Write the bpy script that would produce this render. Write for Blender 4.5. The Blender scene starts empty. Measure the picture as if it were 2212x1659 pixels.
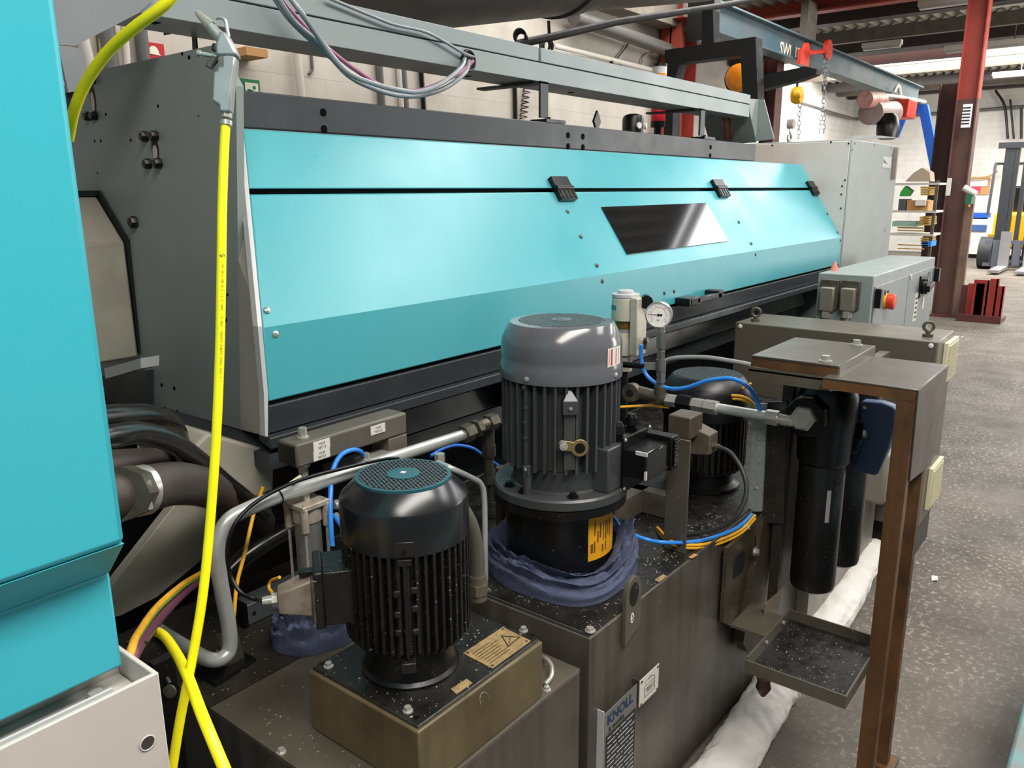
import bpy, bmesh, math, random
from mathutils import Vector, Matrix, noise as mnoise
random.seed(4)
C = bpy.context.scene.collection
SC = bpy.context.scene
# ------------------------------------------------------------------ camera
YAW, PITCH, ROLL, F, H = 0.66988, 0.23648, -0.00682, 1722.0, 1.65
def _x(a, b): return (a[1]*b[2]-a[2]*b[1], a[2]*b[0]-a[0]*b[2], a[0]*b[1]-a[1]*b[0])
FW = (math.cos(YAW)*math.cos(PITCH), math.sin(YAW)*math.cos(PITCH), -math.sin(PITCH))
R0 = (math.sin(YAW), -math.cos(YAW), 0.0); U0 = _x(R0, FW)
RT = tuple(math.cos(ROLL)*R0[i]+math.sin(ROLL)*U0[i] for i in range(3)); UP = _x(RT, FW)
cam = bpy.data.objects.new('camera', bpy.data.cameras.new('camera')); C.objects.link(cam)
cam.data.sensor_width = 36; cam.data.lens = F/2212*36; cam.data.clip_start = 0.02; cam.data.clip_end = 200
m = Matrix.Identity(4)
for i in range(3): m[i][0], m[i][1], m[i][2], m[i][3] = RT[i], UP[i], -FW[i], (0, 0, H)[i]
cam.matrix_world = m; SC.camera = cam
# ------------------------------------------------------------------ world, light, exposure
SC.view_settings.view_transform = 'Standard'; SC.view_settings.look = 'None'
SC.view_settings.gamma = 1; SC.view_settings.use_curve_mapping = False; SC.view_settings.exposure = 0.12
w = bpy.data.worlds.new('world'); SC.world = w; w.use_nodes = True
w.node_tree.nodes['Background'].inputs[0].default_value = (0.80, 0.90, 1.0, 1)
w.node_tree.nodes['Background'].inputs[1].default_value = 0.22
def area(name, loc, size, energy, rot=(0, 0, 0), col=(1, 1, 1)):
    l = bpy.data.lights.new(name, 'AREA'); l.shape = 'RECTANGLE'; l.size, l.size_y = size; l.energy = energy; l.color = col
    o = bpy.data.objects.new(name, l); C.objects.link(o); o.location = loc; o.rotation_euler = rot; return o
area('skylight_near', (0.4, -.9, 4.1), (4.5, 1.0), 250, (0, 0, 0), (1, .96, .90))
area('skylight_mid', (4.6, 0.0, 4.1), (1.4, 5.0), 185, (0, 0, 0), (1, .98, .95))
area('skylight_aisle', (10.6, -.6, 4.1), (2.4, 4.6), 330, (0, 0, 0), (.97, .98, 1))
area('skylight_far', (19.4, 2.0, 4.15), (1.4, 8.0), 650, (0, 0, 0), (.97, .98, 1))
area('daylight_door', (15.0, -5.0, 2.2), (6.0, 4.0), 600, (math.radians(78), 0, 0), (1, .98, .95))
area('wall_daylight', (6.0, 3.6, 4.0), (10.0, .6), 170, (math.radians(10), 0, 0), (1, .97, .92))
# ------------------------------------------------------------------ pixel -> place
def ray(px, py):
    a = (px-1106)/F; b = -(py-829.5)/F
    return tuple(FW[i]+a*RT[i]+b*UP[i] for i in range(3))
def P(px, py, **k):
    (ax, v), = k.items(); i = 'xyz'.index(ax); d = ray(px, py); o = (0, 0, H); t = (v-o[i])/d[i]
    return Vector(tuple(o[j]+t*d[j] for j in range(3)))
def Q(x, y, z):
    d = (x, y, z-H); k = sum(d[i]*FW[i] for i in range(3))
    return (1106+F*sum(d[i]*RT[i] for i in range(3))/k, 829.5-F*sum(d[i]*UP[i] for i in range(3))/k)
def V(*a): return Vector(a)
# ------------------------------------------------------------------ materials
def lin(c):
    if isinstance(c, str): c = tuple(int(c[i:i+2], 16)/255 for i in (0, 2, 4))
    return tuple((v/12.92 if v <= .04045 else ((v+.055)/1.055)**2.4) for v in c)+(1,)
MATS = {}
def M(name, col, rough=.5, metal=0, dirt=0, dcol='2a2119', dscale=6, bump=0, bscale=120, emit=0, spec=.5, speck=0, scol='d8d0c0', streak=0, coat=0, trans=0, rv=.12):
    if name in MATS: return MATS[name]
    mt = bpy.data.materials.new(name); mt.use_nodes = True; nt = mt.node_tree; N = nt.nodes; L = nt.links
    b = N['Principled BSDF']; b.inputs['Roughness'].default_value = rough; b.inputs['Metallic'].default_value = metal
    b.inputs['Specular IOR Level'].default_value = spec; b.inputs['Coat Weight'].default_value = coat; b.inputs['Coat Roughness'].default_value = .15
    b.inputs['Transmission Weight'].default_value = trans
    tc = N.new('ShaderNodeTexCoord'); ge = N.new('ShaderNodeNewGeometry'); co = ge.outputs['Position']
    base = N.new('ShaderNodeRGB'); base.outputs[0].default_value = lin(col); out = base.outputs[0]
    def noise(sc, det=5, ro=.6):
        n = N.new('ShaderNodeTexNoise'); n.inputs['Scale'].default_value = sc; n.inputs['Detail'].default_value = det; n.inputs['Roughness'].default_value = ro
        L.new(co, n.inputs['Vector']); return n.outputs['Fac']
    def ramp(src, a, c):
        r = N.new('ShaderNodeMapRange'); r.inputs[1].default_value = a; r.inputs[2].default_value = c; L.new(src, r.inputs[0]); return r.outputs[0]
    def mix(fac, a, colr):
        x = N.new('ShaderNodeMix'); x.data_type = 'RGBA'; L.new(fac, x.inputs[0]); L.new(a, x.inputs[6]); x.inputs[7].default_value = lin(colr); return x.outputs[2]
    def mul(s, k):
        x = N.new('ShaderNodeMath'); x.operation = 'MULTIPLY'; L.new(s, x.inputs[0]); x.inputs[1].default_value = k; return x.outputs[0]
    if dirt: out = mix(mul(ramp(noise(dscale), .38, .72), dirt), out, dcol)
    if streak:
        vm = N.new('ShaderNodeVectorMath'); vm.operation = 'MULTIPLY'; vm.inputs[1].default_value = (16, 16, .9); L.new(co, vm.inputs[0])
        sn = N.new('ShaderNodeTexNoise'); sn.inputs['Scale'].default_value = 1.4; sn.inputs['Detail'].default_value = 5; L.new(vm.outputs[0], sn.inputs['Vector']); out = mix(mul(ramp(sn.outputs['Fac'], .45, .75), streak), out, dcol)
    if speck: out = mix(mul(ramp(noise(170, 2), .70, .73), speck), out, scol)
    L.new(out, b.inputs['Base Color'])
    if rv:
        r = ramp(noise(dscale*2), .3, .7); mm = N.new('ShaderNodeMapRange'); L.new(r, mm.inputs[0]); mm.inputs[3].default_value = max(.03, rough-rv/2); mm.inputs[4].default_value = min(1, rough+rv/2); L.new(mm.outputs[0], b.inputs['Roughness'])
    if bump:
        bp = N.new('ShaderNodeBump'); bp.inputs['Strength'].default_value = bump; bp.inputs['Distance'].default_value = .002
        L.new(noise(bscale, 3), bp.inputs['Height']); L.new(bp.outputs[0], b.inputs['Normal'])
    if emit:
        b.inputs['Emission Color'].default_value = lin(col); b.inputs['Emission Strength'].default_value = emit
    MATS[name] = mt; return mt
TEAL = M('teal_paint', '3bb2c2', .36, bump=.12, bscale=420, dirt=.12, dcol='5f9aa0', dscale=3)
TEALM = M('teal_machine', '4aa6b0', .33, bump=.12, bscale=300, dirt=.10, dcol='6aa0a0', dscale=2)
TEALD = M('teal_dark', '1d5560', .45, dirt=.3)
GREY = M('grey_paint', '8b9591', .42, bump=.1, bscale=300, dirt=.18, dcol='6a6d64', dscale=3)
GREYL = M('light_grey_paint', 'c4bdb6', .42, bump=.12, bscale=300, dirt=.2, dcol='8a8276', dscale=5)
GREYE = M('pale_grey_edge', 'c3c4c4', .4, dirt=.2, dcol='8a8a86')
ANTH = M('anthracite_paint', '2e3337', .45, bump=.08, bscale=300, dirt=.25, dcol='55585a', dscale=4)
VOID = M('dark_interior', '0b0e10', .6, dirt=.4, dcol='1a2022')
HOLE = M('black_hole', '040404', .9, spec=.1, rv=0)
BEIGE = M('beige_casting', 'a5a192', .55, bump=.4, bscale=40, dirt=.35, dcol='5c5446', dscale=7)
OLIVE = M('oily_olive_paint', '5a554a', .36, dirt=.55, dcol='352d22', dscale=4, speck=.35, bump=.05)
OLIVEB = M('brown_oily_paint', '685d44', .36, dirt=.6, dcol='3a2e1c', dscale=5, bump=.05, streak=.4)
TANK = M('tank_paint', '57524a', .34, dirt=.55, dcol='2e261d', dscale=3, bump=.05, streak=.6, speck=.3)
TOPB = M('oily_black_top', '151412', .42, dirt=.6, dcol='2c2822', dscale=12, speck=.9, bump=.5, bscale=40, rv=.3)
BLK = M('black_paint', '0b0c0d', .34, dirt=.25, dcol='1a1918', speck=.25, spec=.4)
MBLK = M('matte_black', '0a0b0c', .6, spec=.3)
BLKG = M('black_greasy', '12110f', .45, dirt=.7, dcol='231f1a', dscale=30, bump=.9, bscale=70, speck=.5)
BLKR = M('black_rubber', '0c0c0c', .33, spec=.4)
MGREY = M('motor_grey', '3f4042', .33, dirt=.1, dcol='3b3b3d')
MGLOSS = M('motor_gloss_grey', '5c5d62', .16, spec=.6, rv=.04)
BCOV = M('black_cover', '17191c', .24, rv=.08, spec=.6)
ZINC = M('zinc_pipe', 'bfc2be', .34, .35, dirt=.3, dcol='6e6d66', dscale=14)
STEEL = M('bright_steel', 'cdcbc4', .26, .6, dirt=.22, dcol='6d665a', dscale=25)
DSTEEL = M('dirty_steel', '6d675b', .45, .6, dirt=.6, dcol='30291f', dscale=30)
RUST = M('rusty_steel', '6e4b2c', .5, .2, dirt=.7, dcol='33241a', dscale=9, streak=.5)
SHEET = M('raw_sheet_steel', '67625b', .34, .7, dirt=.5, dcol='4a4239', dscale=5, bump=.05)
YEL = M('yellow_hose_rubber', 'fbee0c', .38, emit=0, rv=.1, dirt=.22, dcol='b9b81e', dscale=30)
YELW = M('yellow_cable', 'efb22c', .45, dirt=.3, dcol='6f5218', dscale=20)
BLUEH = M('blue_air_hose', '2f86e0', .3)
BLUEP = M('blue_plastic', '42577c', .4, dirt=.3, dcol='3a4450', dscale=20)
RAG = M('blue_rag', '565c74', .95, bump=1, bscale=400, dirt=.4, dcol='3a3f52', dscale=10, spec=.1)
SOCK = M('white_sock', 'e2dfda', .9, bump=.5, bscale=120, dirt=.25, dcol='b5aea3', dscale=7, spec=.1)
BRASS = M('tarnished_brass_plate', 'b59a6b', .42, .3, dirt=.6, dcol='5c4a30', dscale=60)
WHITEP = M('white_plastic', 'dcd9d0', .5, dirt=.2, dcol='9b9484')
CREAM = M('cream_louvre', 'ddd6b4', .5, dirt=.15, dcol='b0a886')
PINKC = M('mauve_cable', '9a5a7c', .4)
PURP = M('purple_cable', '6b3a52', .4, dirt=.3)
GREYC = M('grey_cable', '8d9499', .35, dirt=.3, dcol='5c6265', dscale=20)
GLASSD = M('dark_window', '090b0f', .07, spec=.8, rv=0, dirt=.1, dcol='2c3038')
REDP = M('red_paint', 'c0301c', .45)
REDST = M('red_steelwork', '9c3a2c', .55, dirt=.35, dcol='5a2a20', dscale=5)
DRED = M('oxide_red_steel', '582c28', .55, dirt=.4, dcol='2c1c1a', dscale=5)
YELP = M('yellow_paint', 'e0a818', .4)
INK = M('print_black', '15140f', .6)
NAVY = M('print_navy', '12305c', .5)
ORNG = M('orange_label', 'e6a31c', .5, dirt=.25, dcol='8c6418', dscale=30)
AMBER = M('amber_lens', 'f08a18', .25, spec=.6)
BLUST = M('blue_steelwork', '1856b8', .45)
WOODC = M('cardboard', 'b88a58', .8)
GOLD = M('brass_bar', 'd9b45a', .3, .8)
# ------------------------------------------------------------------ mesh helpers
WO = {}
class MB:
    def __init__(s): s.v = []; s.f = []; s.mi = []; s.mats = []; s.cur = 0
    def add(s, vs, fs):
        n = len(s.v); s.v += [Vector(q) for q in vs]
        for f in fs: s.f.append([n+i for i in f]); s.mi.append(s.cur)
        return s
    def mat(s, m_):
        if m_ not in s.mats: s.mats.append(m_)
        s.cur = s.mats.index(m_); return s
    def box(s, x0, x1, y0, y1, z0, z1):
        return s.prism([V(x0, y0, z0), V(x1, y0, z0), V(x1, y1, z0), V(x0, y1, z0)], V(0, 0, z1-z0))
    def obox(s, c, ax, ay, az):      # centre and three half vectors
        c, ax, ay, az = map(Vector, (c, ax, ay, az))
        return s.prism([c-ax-ay-az, c+ax-ay-az, c+ax+ay-az, c-ax+ay-az], az*2)
    def prism(s, poly, ext):
        poly = [Vector(q) for q in poly]; n = len(poly); ext = Vector(ext)
        vs = poly+[q+ext for q in poly]
        return s.add(vs, [list(range(n))[::-1], list(range(n, 2*n))]+[[i, (i+1) % n, n+(i+1) % n, n+i] for i in range(n)])
    def loft(s, a, b):
        n = len(a); return s.add(list(a)+list(b), [list(range(n))[::-1], list(range(n, 2*n))]+[[i, (i+1) % n, n+(i+1) % n, n+i] for i in range(n)])
    def frame(s, d):
        d = Vector(d).normalized(); t = V(0, 0, 1) if abs(d.z) < .9 else V(1, 0, 0)
        u = d.cross(t).normalized(); return u, d.cross(u).normalized()
    def cyl(s, a, b, r0, r1=None, n=20, rot=0):
        a, b = Vector(a), Vector(b); r1 = r0 if r1 is None else r1; u, w_ = s.frame(b-a)
        A = [a+(u*math.cos(rot+2*math.pi*i/n)+w_*math.sin(rot+2*math.pi*i/n))*r0 for i in range(n)]
        B = [b+(u*math.cos(rot+2*math.pi*i/n)+w_*math.sin(rot+2*math.pi*i/n))*r1 for i in range(n)]
        return s.loft(A, B)
    def hexa(s, a, b, r): return s.cyl(a, b, r, n=6)
    def lathe(s, c, prof, axis=(0, 0, 1), n=48):     # prof: (r, h) along the axis
        c = Vector(c); ax = Vector(axis).normalized(); u, w_ = s.frame(ax); vs = []; fs = []
        for r, h in prof:
            for i in range(n):
                t = 2*math.pi*i/n; vs.append(c+ax*h+(u*math.cos(t)+w_*math.sin(t))*max(r, 1e-5))
        for k in range(len(prof)-1):
            for i in range(n): j = (i+1) % n; fs.append([k*n+i, k*n+j, (k+1)*n+j, (k+1)*n+i])
        fs.append(list(range(n))[::-1]); fs.append([(len(prof)-1)*n+i for i in range(n)])
        return s.add(vs, fs)
    def tube(s, pts, r, n=12, sub=6, smooth=True, closed=False, rfun=None):
        pts = [Vector(q) for q in pts]
        if smooth and len(pts) > 2:
            o = []; m_ = len(pts)
            for i in range(m_ if closed else m_-1):
                p0 = pts[i-1] if (i or closed) else pts[0]*2-pts[1]; p1 = pts[i]; p2 = pts[(i+1) % m_]; p3 = pts[(i+2) % m_] if (closed or i+2 < m_) else pts[-1]*2-pts[-2]
                for k in range(sub):
                    t = k/sub; o.append(.5*((2*p1)+(p2-p0)*t+(2*p0-5*p1+4*p2-p3)*t*t+(3*p1-p0-3*p2+p3)*t**3))
            if not closed: o.append(pts[-1])
            pts = o
        m_ = len(pts); vs = []; fs = []; u = None
        for i, q in enumerate(pts):
            d = (pts[(i+1) % m_]-pts[i-1]) if (closed or 0 < i < m_-1) else (pts[1]-pts[0] if i == 0 else pts[-1]-pts[-2])
            d.normalize()
            if u is None: u, _ = s.frame(d)
            u = (u-d*u.dot(d)).normalized(); w_ = d.cross(u)
            for k in range(n):
                t = 2*math.pi*k/n; rr = r if rfun is None else r*rfun(i/(m_-1), t); vs.append(q+(u*math.cos(t)+w_*math.sin(t))*rr)
        for i in range(m_ if closed else m_-1):
            for k in range(n): j = (k+1) % n; i2 = (i+1) % m_; fs.append([i*n+k, i*n+j, i2*n+j, i2*n+k])
        if not closed: fs.append(list(range(n))[::-1]); fs.append([(m_-1)*n+k for k in range(n)])
        return s.add(vs, fs)
    def ring(s, c, R, r, axis=(0, 0, 1), n=28, m_=10):
        u, w_ = s.frame(axis); c = Vector(c)
        return s.tube([c+(u*math.cos(2*math.pi*i/n)+w_*math.sin(2*math.pi*i/n))*R for i in range(n)], r, n=m_, smooth=False, closed=True)
    def text(s, txt, size, o, xd, yd, thick=.0004, align='LEFT', bold=0):
        cu = bpy.data.curves.new('t', 'FONT'); cu.body = txt; cu.size = size; cu.align_x = align; cu.resolution_u = 2; cu.offset = bold
        ob = bpy.data.objects.new('t', cu); me = ob.to_mesh()
        xd = Vector(xd).normalized(); yd = Vector(yd).normalized(); nz = xd.cross(yd); o = Vector(o)
        s.add([o+xd*v.co.x+yd*v.co.y+nz*thick for v in me.vertices], [list(p.vertices) for p in me.polygons])
        ob.to_mesh_clear(); bpy.data.objects.remove(ob); bpy.data.curves.remove(cu); return s
    def build(s, name, mat=None, parent=None, bevel=0, smooth=True, label=None):
        if not s.mats: s.mats = [mat]
        base = WO.get(parent.name) if parent else None
        if base is None:
            xs = [v.x for v in s.v]; ys = [v.y for v in s.v]; zs = [v.z for v in s.v]
            base = V((min(xs)+max(xs))/2, (min(ys)+max(ys))/2, min(zs))
        me = bpy.data.meshes.new(name); me.from_pydata([v-base for v in s.v], [], s.f)
        for m_ in s.mats: me.materials.append(m_)
        me.polygons.foreach_set('material_index', s.mi)
        bm = bmesh.new(); bm.from_mesh(me); bmesh.ops.recalc_face_normals(bm, faces=bm.faces); bm.to_mesh(me); bm.free()
        if smooth: me.shade_smooth(); me.set_sharp_from_angle(angle=math.radians(31))
        ob = bpy.data.objects.new(name, me); C.objects.link(ob)
        if parent: ob.parent = parent
        else: ob.location = base
        WO[ob.name] = base
        if bevel:
            b = ob.modifiers.new('bevel', 'BEVEL'); b.width = bevel; b.segments = 2; b.limit_method = 'ANGLE'; b.angle_limit = math.radians(40)
        if label: ob['label'] = label
        return ob
def thing(name, label, cat, loc, group=None):
    o = bpy.data.objects.new(name, None); C.objects.link(o); o.location = loc; o.empty_display_size = .05
    WO[o.name] = Vector(loc); o['label'] = label; o['category'] = cat
    if group: o['group'] = group
    return o
def tag(o, label, cat, group=None):
    o['label'] = label; o['category'] = cat
    if group: o['group'] = group
    return o
def struct(name, mb, mat): o = mb.build(name, mat); o['kind'] = 'structure'; return o
def bolt(p, r, axis=(0, 0, 1), h=None, washer=True):   # hex head sitting on a surface point
    p = Vector(p); ax = Vector(axis).normalized(); h = h or r*1.1; b = MB()
    if washer: b.cyl(p, p+ax*r*.3, r*1.45, n=16)
    b.hexa(p+ax*r*.2, p+ax*(h+r*.2), r); return b
def dup(root, off, label=None, group=None):
    r = root.copy(); C.objects.link(r); r.location = root.location+Vector(off); WO[r.name] = WO[root.name]+Vector(off)
    if label: r['label'] = label
    if group: r['group'] = group
    for ch in list(root.children):
        c = ch.copy(); C.objects.link(c); c.parent = r
        for g in ch.children:
            d = g.copy(); C.objects.link(d); d.parent = c
    return r
# ------------------------------------------------------------------ room
def wallmat(name, col, dcol, brick=True, sc=1.0):
    mt = M(name, col, .85, dirt=.55, dcol=dcol, dscale=1.3, bump=.5, bscale=30, spec=.2)
    nt = mt.node_tree; N = nt.nodes; L = nt.links; b = N['Principled BSDF']
    g = N.new('ShaderNodeNewGeometry'); mp = N.new('ShaderNodeSeparateXYZ'); L.new(g.outputs['Position'], mp.inputs[0])
    ad = N.new('ShaderNodeMath'); L.new(mp.outputs[0], ad.inputs[0]); L.new(mp.outputs[1], ad.inputs[1])
    cb = N.new('ShaderNodeCombineXYZ'); L.new(ad.outputs[0], cb.inputs[0]); L.new(mp.outputs[2], cb.inputs[1])
    br = N.new('ShaderNodeTexBrick'); L.new(cb.outputs[0], br.inputs['Vector']); br.inputs['Scale'].default_value = 1
    br.inputs['Brick Width'].default_value = .44*sc; br.inputs['Row Height'].default_value = .15*sc; br.inputs['Mortar Size'].default_value = .008*sc
    bp = N.new('ShaderNodeBump'); bp.inputs['Strength'].default_value = .8; bp.inputs['Distance'].default_value = .012; bp.invert = True
    L.new(br.outputs['Fac'], bp.inputs['Height'])
    old = b.inputs['Normal'].links[0].from_socket; L.new(old, bp.inputs['Normal']); L.new(bp.outputs[0], b.inputs['Normal'])
    return mt
WALL = wallmat('whitewashed_block_wall', 'cfc8bd', '8f877c')
WALLF = wallmat('far_painted_wall', 'd0cfcb', 'aaa59c')
fm = M('worn_concrete_floor', '6a635b', .62, dirt=.75, dcol='3f3932', dscale=1.6, bump=.35, bscale=60, rv=.2, spec=.3)
nt = fm.node_tree; N = nt.nodes; L = nt.links; b = N['Principled BSDF']
g = N.new('ShaderNodeNewGeometry'); src = b.inputs['Base Color'].links[0].from_socket
vo = N.new('ShaderNodeTexNoise'); vo.inputs['Scale'].default_value = 42; vo.inputs['Detail'].default_value = 6; vo.inputs['Roughness'].default_value = .75; L.new(g.outputs['Position'], vo.inputs['Vector'])
n2 = N.new('ShaderNodeTexNoise'); n2.inputs['Scale'].default_value = .9; L.new(g.outputs['Position'], n2.inputs['Vector'])
r1 = N.new('ShaderNodeMapRange'); r1.inputs[1].default_value = .53; r1.inputs[2].default_value = .63; L.new(vo.outputs[0], r1.inputs[0])
r2 = N.new('ShaderNodeMapRange'); r2.inputs[1].default_value = .35; r2.inputs[2].default_value = .55; L.new(n2.outputs[0], r2.inputs[0])
mu = N.new('ShaderNodeMath'); mu.operation = 'MULTIPLY'; L.new(r1.outputs[0], mu.inputs[0]); L.new(r2.outputs[0], mu.inputs[1])
mu2 = N.new('ShaderNodeMath'); mu2.operation = 'MULTIPLY'; mu2.inputs[1].default_value = .75; L.new(mu.outputs[0], mu2.inputs[0])
mx = N.new('ShaderNodeMix'); mx.data_type = 'RGBA'; L.new(mu2.outputs[0], mx.inputs[0]); L.new(src, mx.inputs[6]); mx.inputs[7].default_value = lin('b3aca1'); L.new(mx.outputs[2], b.inputs['Base Color'])
struct('floor', MB().box(-4, 26, -8, 8, -.2, 0), fm)
struct('wall_back', MB().box(-4, 9, 4.6, 4.8, 0, 4.4), WALL)
struct('wall_return', MB().box(8.9, 9.1, 4.8, 6.9, 0, 4.4), WALL)
struct('wall_back_far', MB().box(9, 24.2, 6.9, 7.1, 0, 4.6), WALLF)
struct('wall_far', MB().box(24, 24.2, -8, 6.9, 0, 4.6), WALLF)
CORR = M('corrugated_sheet', 'a09b90', .6, dirt=.4, dcol='6b665c', dscale=2)
def corr(name, x0, x1, y0, y1, z, mat):
    n = int((y1-y0)/.03); vs = []
    for i in range(n+1):
        y = y0+(y1-y0)*i/n; zz = z+.028*math.sin(2*math.pi*y/.18); vs += [V(x0, y, zz), V(x1, y, zz), V(x1, y, zz+.01), V(x0, y, zz+.01)]
    fs = [[4*i+a, 4*i+b_, 4*i+4+b_, 4*i+4+a] for i in range(n) for a, b_ in ((0, 1), (1, 2), (2, 3), (3, 0))]
    return struct(name, MB().add(vs, fs), mat)
corr('ceiling', -4, 16.5, -8, 7, 4.2, CORR)
corr('ceiling_far', 20.3, 24.2, -8, 7, 4.2, CORR)
SKY = M('skylight_sheet', 'fff8ea', .5, emit=5.0, rv=0)
corr('window_1', 16.5, 20.3, -8, 7, 4.2, SKY)
DBEAM = M('dark_steel_beam', '37302e', .6, dirt=.4, dcol='1e1a18')
PURL = M('grey_purlin', '6c665e', .6, dirt=.4)
for i, (x, wd, mt) in enumerate(((9.5, .1, PURL), (12.7, .25, DBEAM), (14.4, .12, PURL), (15.7, .5, DBEAM), (18.9, .03, PURL), (21.2, .25, DBEAM), (22.3, .16, PURL), (23.2, .2, DBEAM))):
    struct('trim_%d' % (i+1), MB().box(x-wd/2, x+wd/2, -8, 6.85, 3.98, 4.17), mt)
# steelwork
zb = P(1592, 52, x=11.9).z
t = thing('roof_beam', 'long orange-red steel roof beam running left from the tall column', 'beam', (11.9, 3.9, zb))
b = MB(); b.box(11.8, 12.0, 2.2, 6.0, zb, zb+.03); b.box(11.885, 11.915, 2.2, 6.0, zb+.03, zb+.30); b.box(11.8, 12.0, 2.2, 6.0, zb+.30, zb+.33); b.build('web_and_flanges', REDST, t)
def hbeam(mb, x, y, z0, z1, w_=.2, d=.2):
    mb.box(x-w_/2, x+w_/2, y-d/2, y-d/2+.016, z0, z1); mb.box(x-w_/2, x+w_/2, y+d/2-.016, y+d/2, z0, z1); mb.box(x-.008, x+.008, y-d/2+.016, y+d/2-.016, z0, z1); return mb
t = thing('steel_column', 'tall red-topped steel column in the aisle with a paper sheet taped to it', 'column', (11.9, 2.02, 0))
zm = P(2070, 215, x=11.9).z
hbeam(MB(), 11.95, 2.06, .02, zm-.001, .2, .24).build('lower_shaft', M('brown_red_steel', '63433c', .55, dirt=.5, dcol='3b2c28', dscale=4), t)
hbeam(MB(), 11.95, 2.06, zm, 4.0, .2, .24).build('upper_shaft', REDST, t, label='bright red upper half')
MB().box(11.75, 12.15, 1.80, 2.32, 0, .02).build('base_plate', DRED, t)
MB().box(11.84, 11.93, 1.84, 1.935, .02, 1.62).build('timber_batten', M('old_timber', '7b6353', .8, dirt=.6, dcol='44362c', dscale=5), t)
p = P(2091, 225, x=11.8)
ps = MB(); ps.mat(M('paper', 'e8e8ea', .8)); ps.box(11.79, 11.80, p.y-.055, p.y+.05, p.z-.28, p.z+.0); ps.mat(INK)
for k in range(6): ps.box(11.786, 11.79, p.y-.04, p.y+.05, p.z-.05-k*.038, p.z-.035-k*.038)
tag(ps.build('paper_notice'), 'small white printed sheet taped to the tall red column', 'notice')
# portal behind
t = thing('portal_frame', 'dark oxide-red steel portal frame behind the tall column', 'column', (17, 3.2, 0))
PRD = M('portal_red', '3a1b1a', .6, dirt=.4, dcol='1e1412')
hbeam(MB(), 17, 3.25, 0, 3.5, .25, .3).build('column_shaft', PRD, t)
pz = P(1990, 130, x=17).z
MB().box(16.9, 17.1, 3.1, 6.0, pz+.0, pz+.42).build('cross_beam', PRD, t)
# jib beam SWL
t = thing('crane_jib', 'long teal-grey steel crane jib with painted load mark', 'crane beam', (13, 4.05, 3.3))
za, zc = 3.30, 3.62
JIB = M('jib_paint', '37545e', .5, dirt=.7, dcol='5f605c', dscale=1.5)
b = MB(); b.box(8.5, 18.2, 3.95, 4.15, za, za+.02); b.box(8.5, 18.2, 4.04, 4.06, za+.02, zc-.02); b.box(8.5, 18.2, 3.95, 4.15, zc-.02, zc); b.build('beam', JIB, t)
pp = P(1688, 108, y=4.03)
MB().text('SWL 1T', .23, V(pp.x-.05, 4.035, pp.z-.06), (1, 0, 0), (0, 0, 1), .002, bold=.004).build('load_mark', M('cream_lettering', 'e8e0c8', .6), t, label='cream painted letters SWL 1T')
MB().box(8.35, 8.5, 3.9, 4.2, 3.2, 3.75).build('end_bracket', BLK, t)
def P4(pts, **k): return [P(a, b_, **k) for a, b_ in pts]
# trolley + hoist on the jib
t = thing('beam_trolley', 'red geared trolley wheels clamped on the teal crane jib', 'trolley', P(1745, 130, y=3.9))
def disc(mb, px, py, r, y, n=20, th=.04): c = P(px, py, y=y); return mb.cyl(c-V(0, th/2, 0), c+V(0, th/2, 0), r, n=n)
b = MB(); disc(b, 1741, 112, .11, 3.88); b.box(*[P(1735, 0, y=3.88).x, P(1755, 0, y=3.88).x], 3.86, 3.9, P(1745, 145, y=3.88).z, P(1745, 112, y=3.88).z); b.build('side_plate', REDP, t)
b = MB(); disc(b, 1788, 108, .13, 3.8, th=.05); b.build('chain_wheel', REDP, t)
MB().cyl(P(1745, 115, y=3.88), P(1788, 110, y=3.8), .03).build('drive_shaft', REDP, t)
t = thing('chain_hoist', 'yellow chain hoist block hanging under the jib by the end cabinet', 'hoist', P(1725, 205, y=3.9))
c = P(1722, 206, y=3.9); MB().lathe(c-V(0, .07, 0), [(.02, 0), (.10, .01), (.11, .05), (.11, .09), (.09, .13), (.03, .14)], (0, 1, 0), 24).build('housing', YELP, t)
MB().lathe(c-V(.09, .09, -.01), [(.02, 0), (.05, .01), (.06, .04), (.06, .09), (.03, .12)], (0, 1, 0), 20).build('gear_case', YELP, t)
def chain(mb, a, b_, r=.012, step=.055):
    a, b_ = Vector(a), Vector(b_); n = max(2, int((b_-a).length/step))
    for i in range(n):
        q = a.lerp(b_, (i+.5)/n); e = (b_-a).normalized()*step*.55; s_ = V(.02, 0, 0) if i % 2 else V(0, .02, 0)
        mb.tube([q-e, q-e*.6+s_, q+e*.6+s_, q+e, q+e*.6-s_, q-e*.6-s_], r*.45, n=5, sub=2, closed=True)
    return mb
CH = M('chain_steel', '8d8f90', .4, .7)
chain(MB(), P(1728, 222, y=3.9), P(1725, 300, y=3.9)).build('load_chain', CH, t)
chain(MB(), P(1723, 150, y=3.9), P(1722, 190, y=3.9), .02).build('top_chain', BLK, t)
c = P(1709, 268, y=3.9); b = MB(); b.cyl(c+V(0, -.04, 0), c+V(0, .04, 0), .06, n=16); b.tube([c+V(0, 0, -.05), c+V(0, 0, -.12), c+V(.05, 0, -.18), c+V(0, 0, -.24), c+V(-.07, 0, -.2), c+V(-.08, 0, -.14)], .02, n=8); b.build('hook', STEEL, t)
b = MB(); chain(b, P(1781, 118, y=3.8), P(1779, 288, y=3.8)); chain(b, P(1790, 118, y=3.8), P(1770, 288, y=3.8)); tag(b.build('hand_chain', CH), 'long looped hand chain hanging from the trolley wheel', 'chain')
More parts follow.
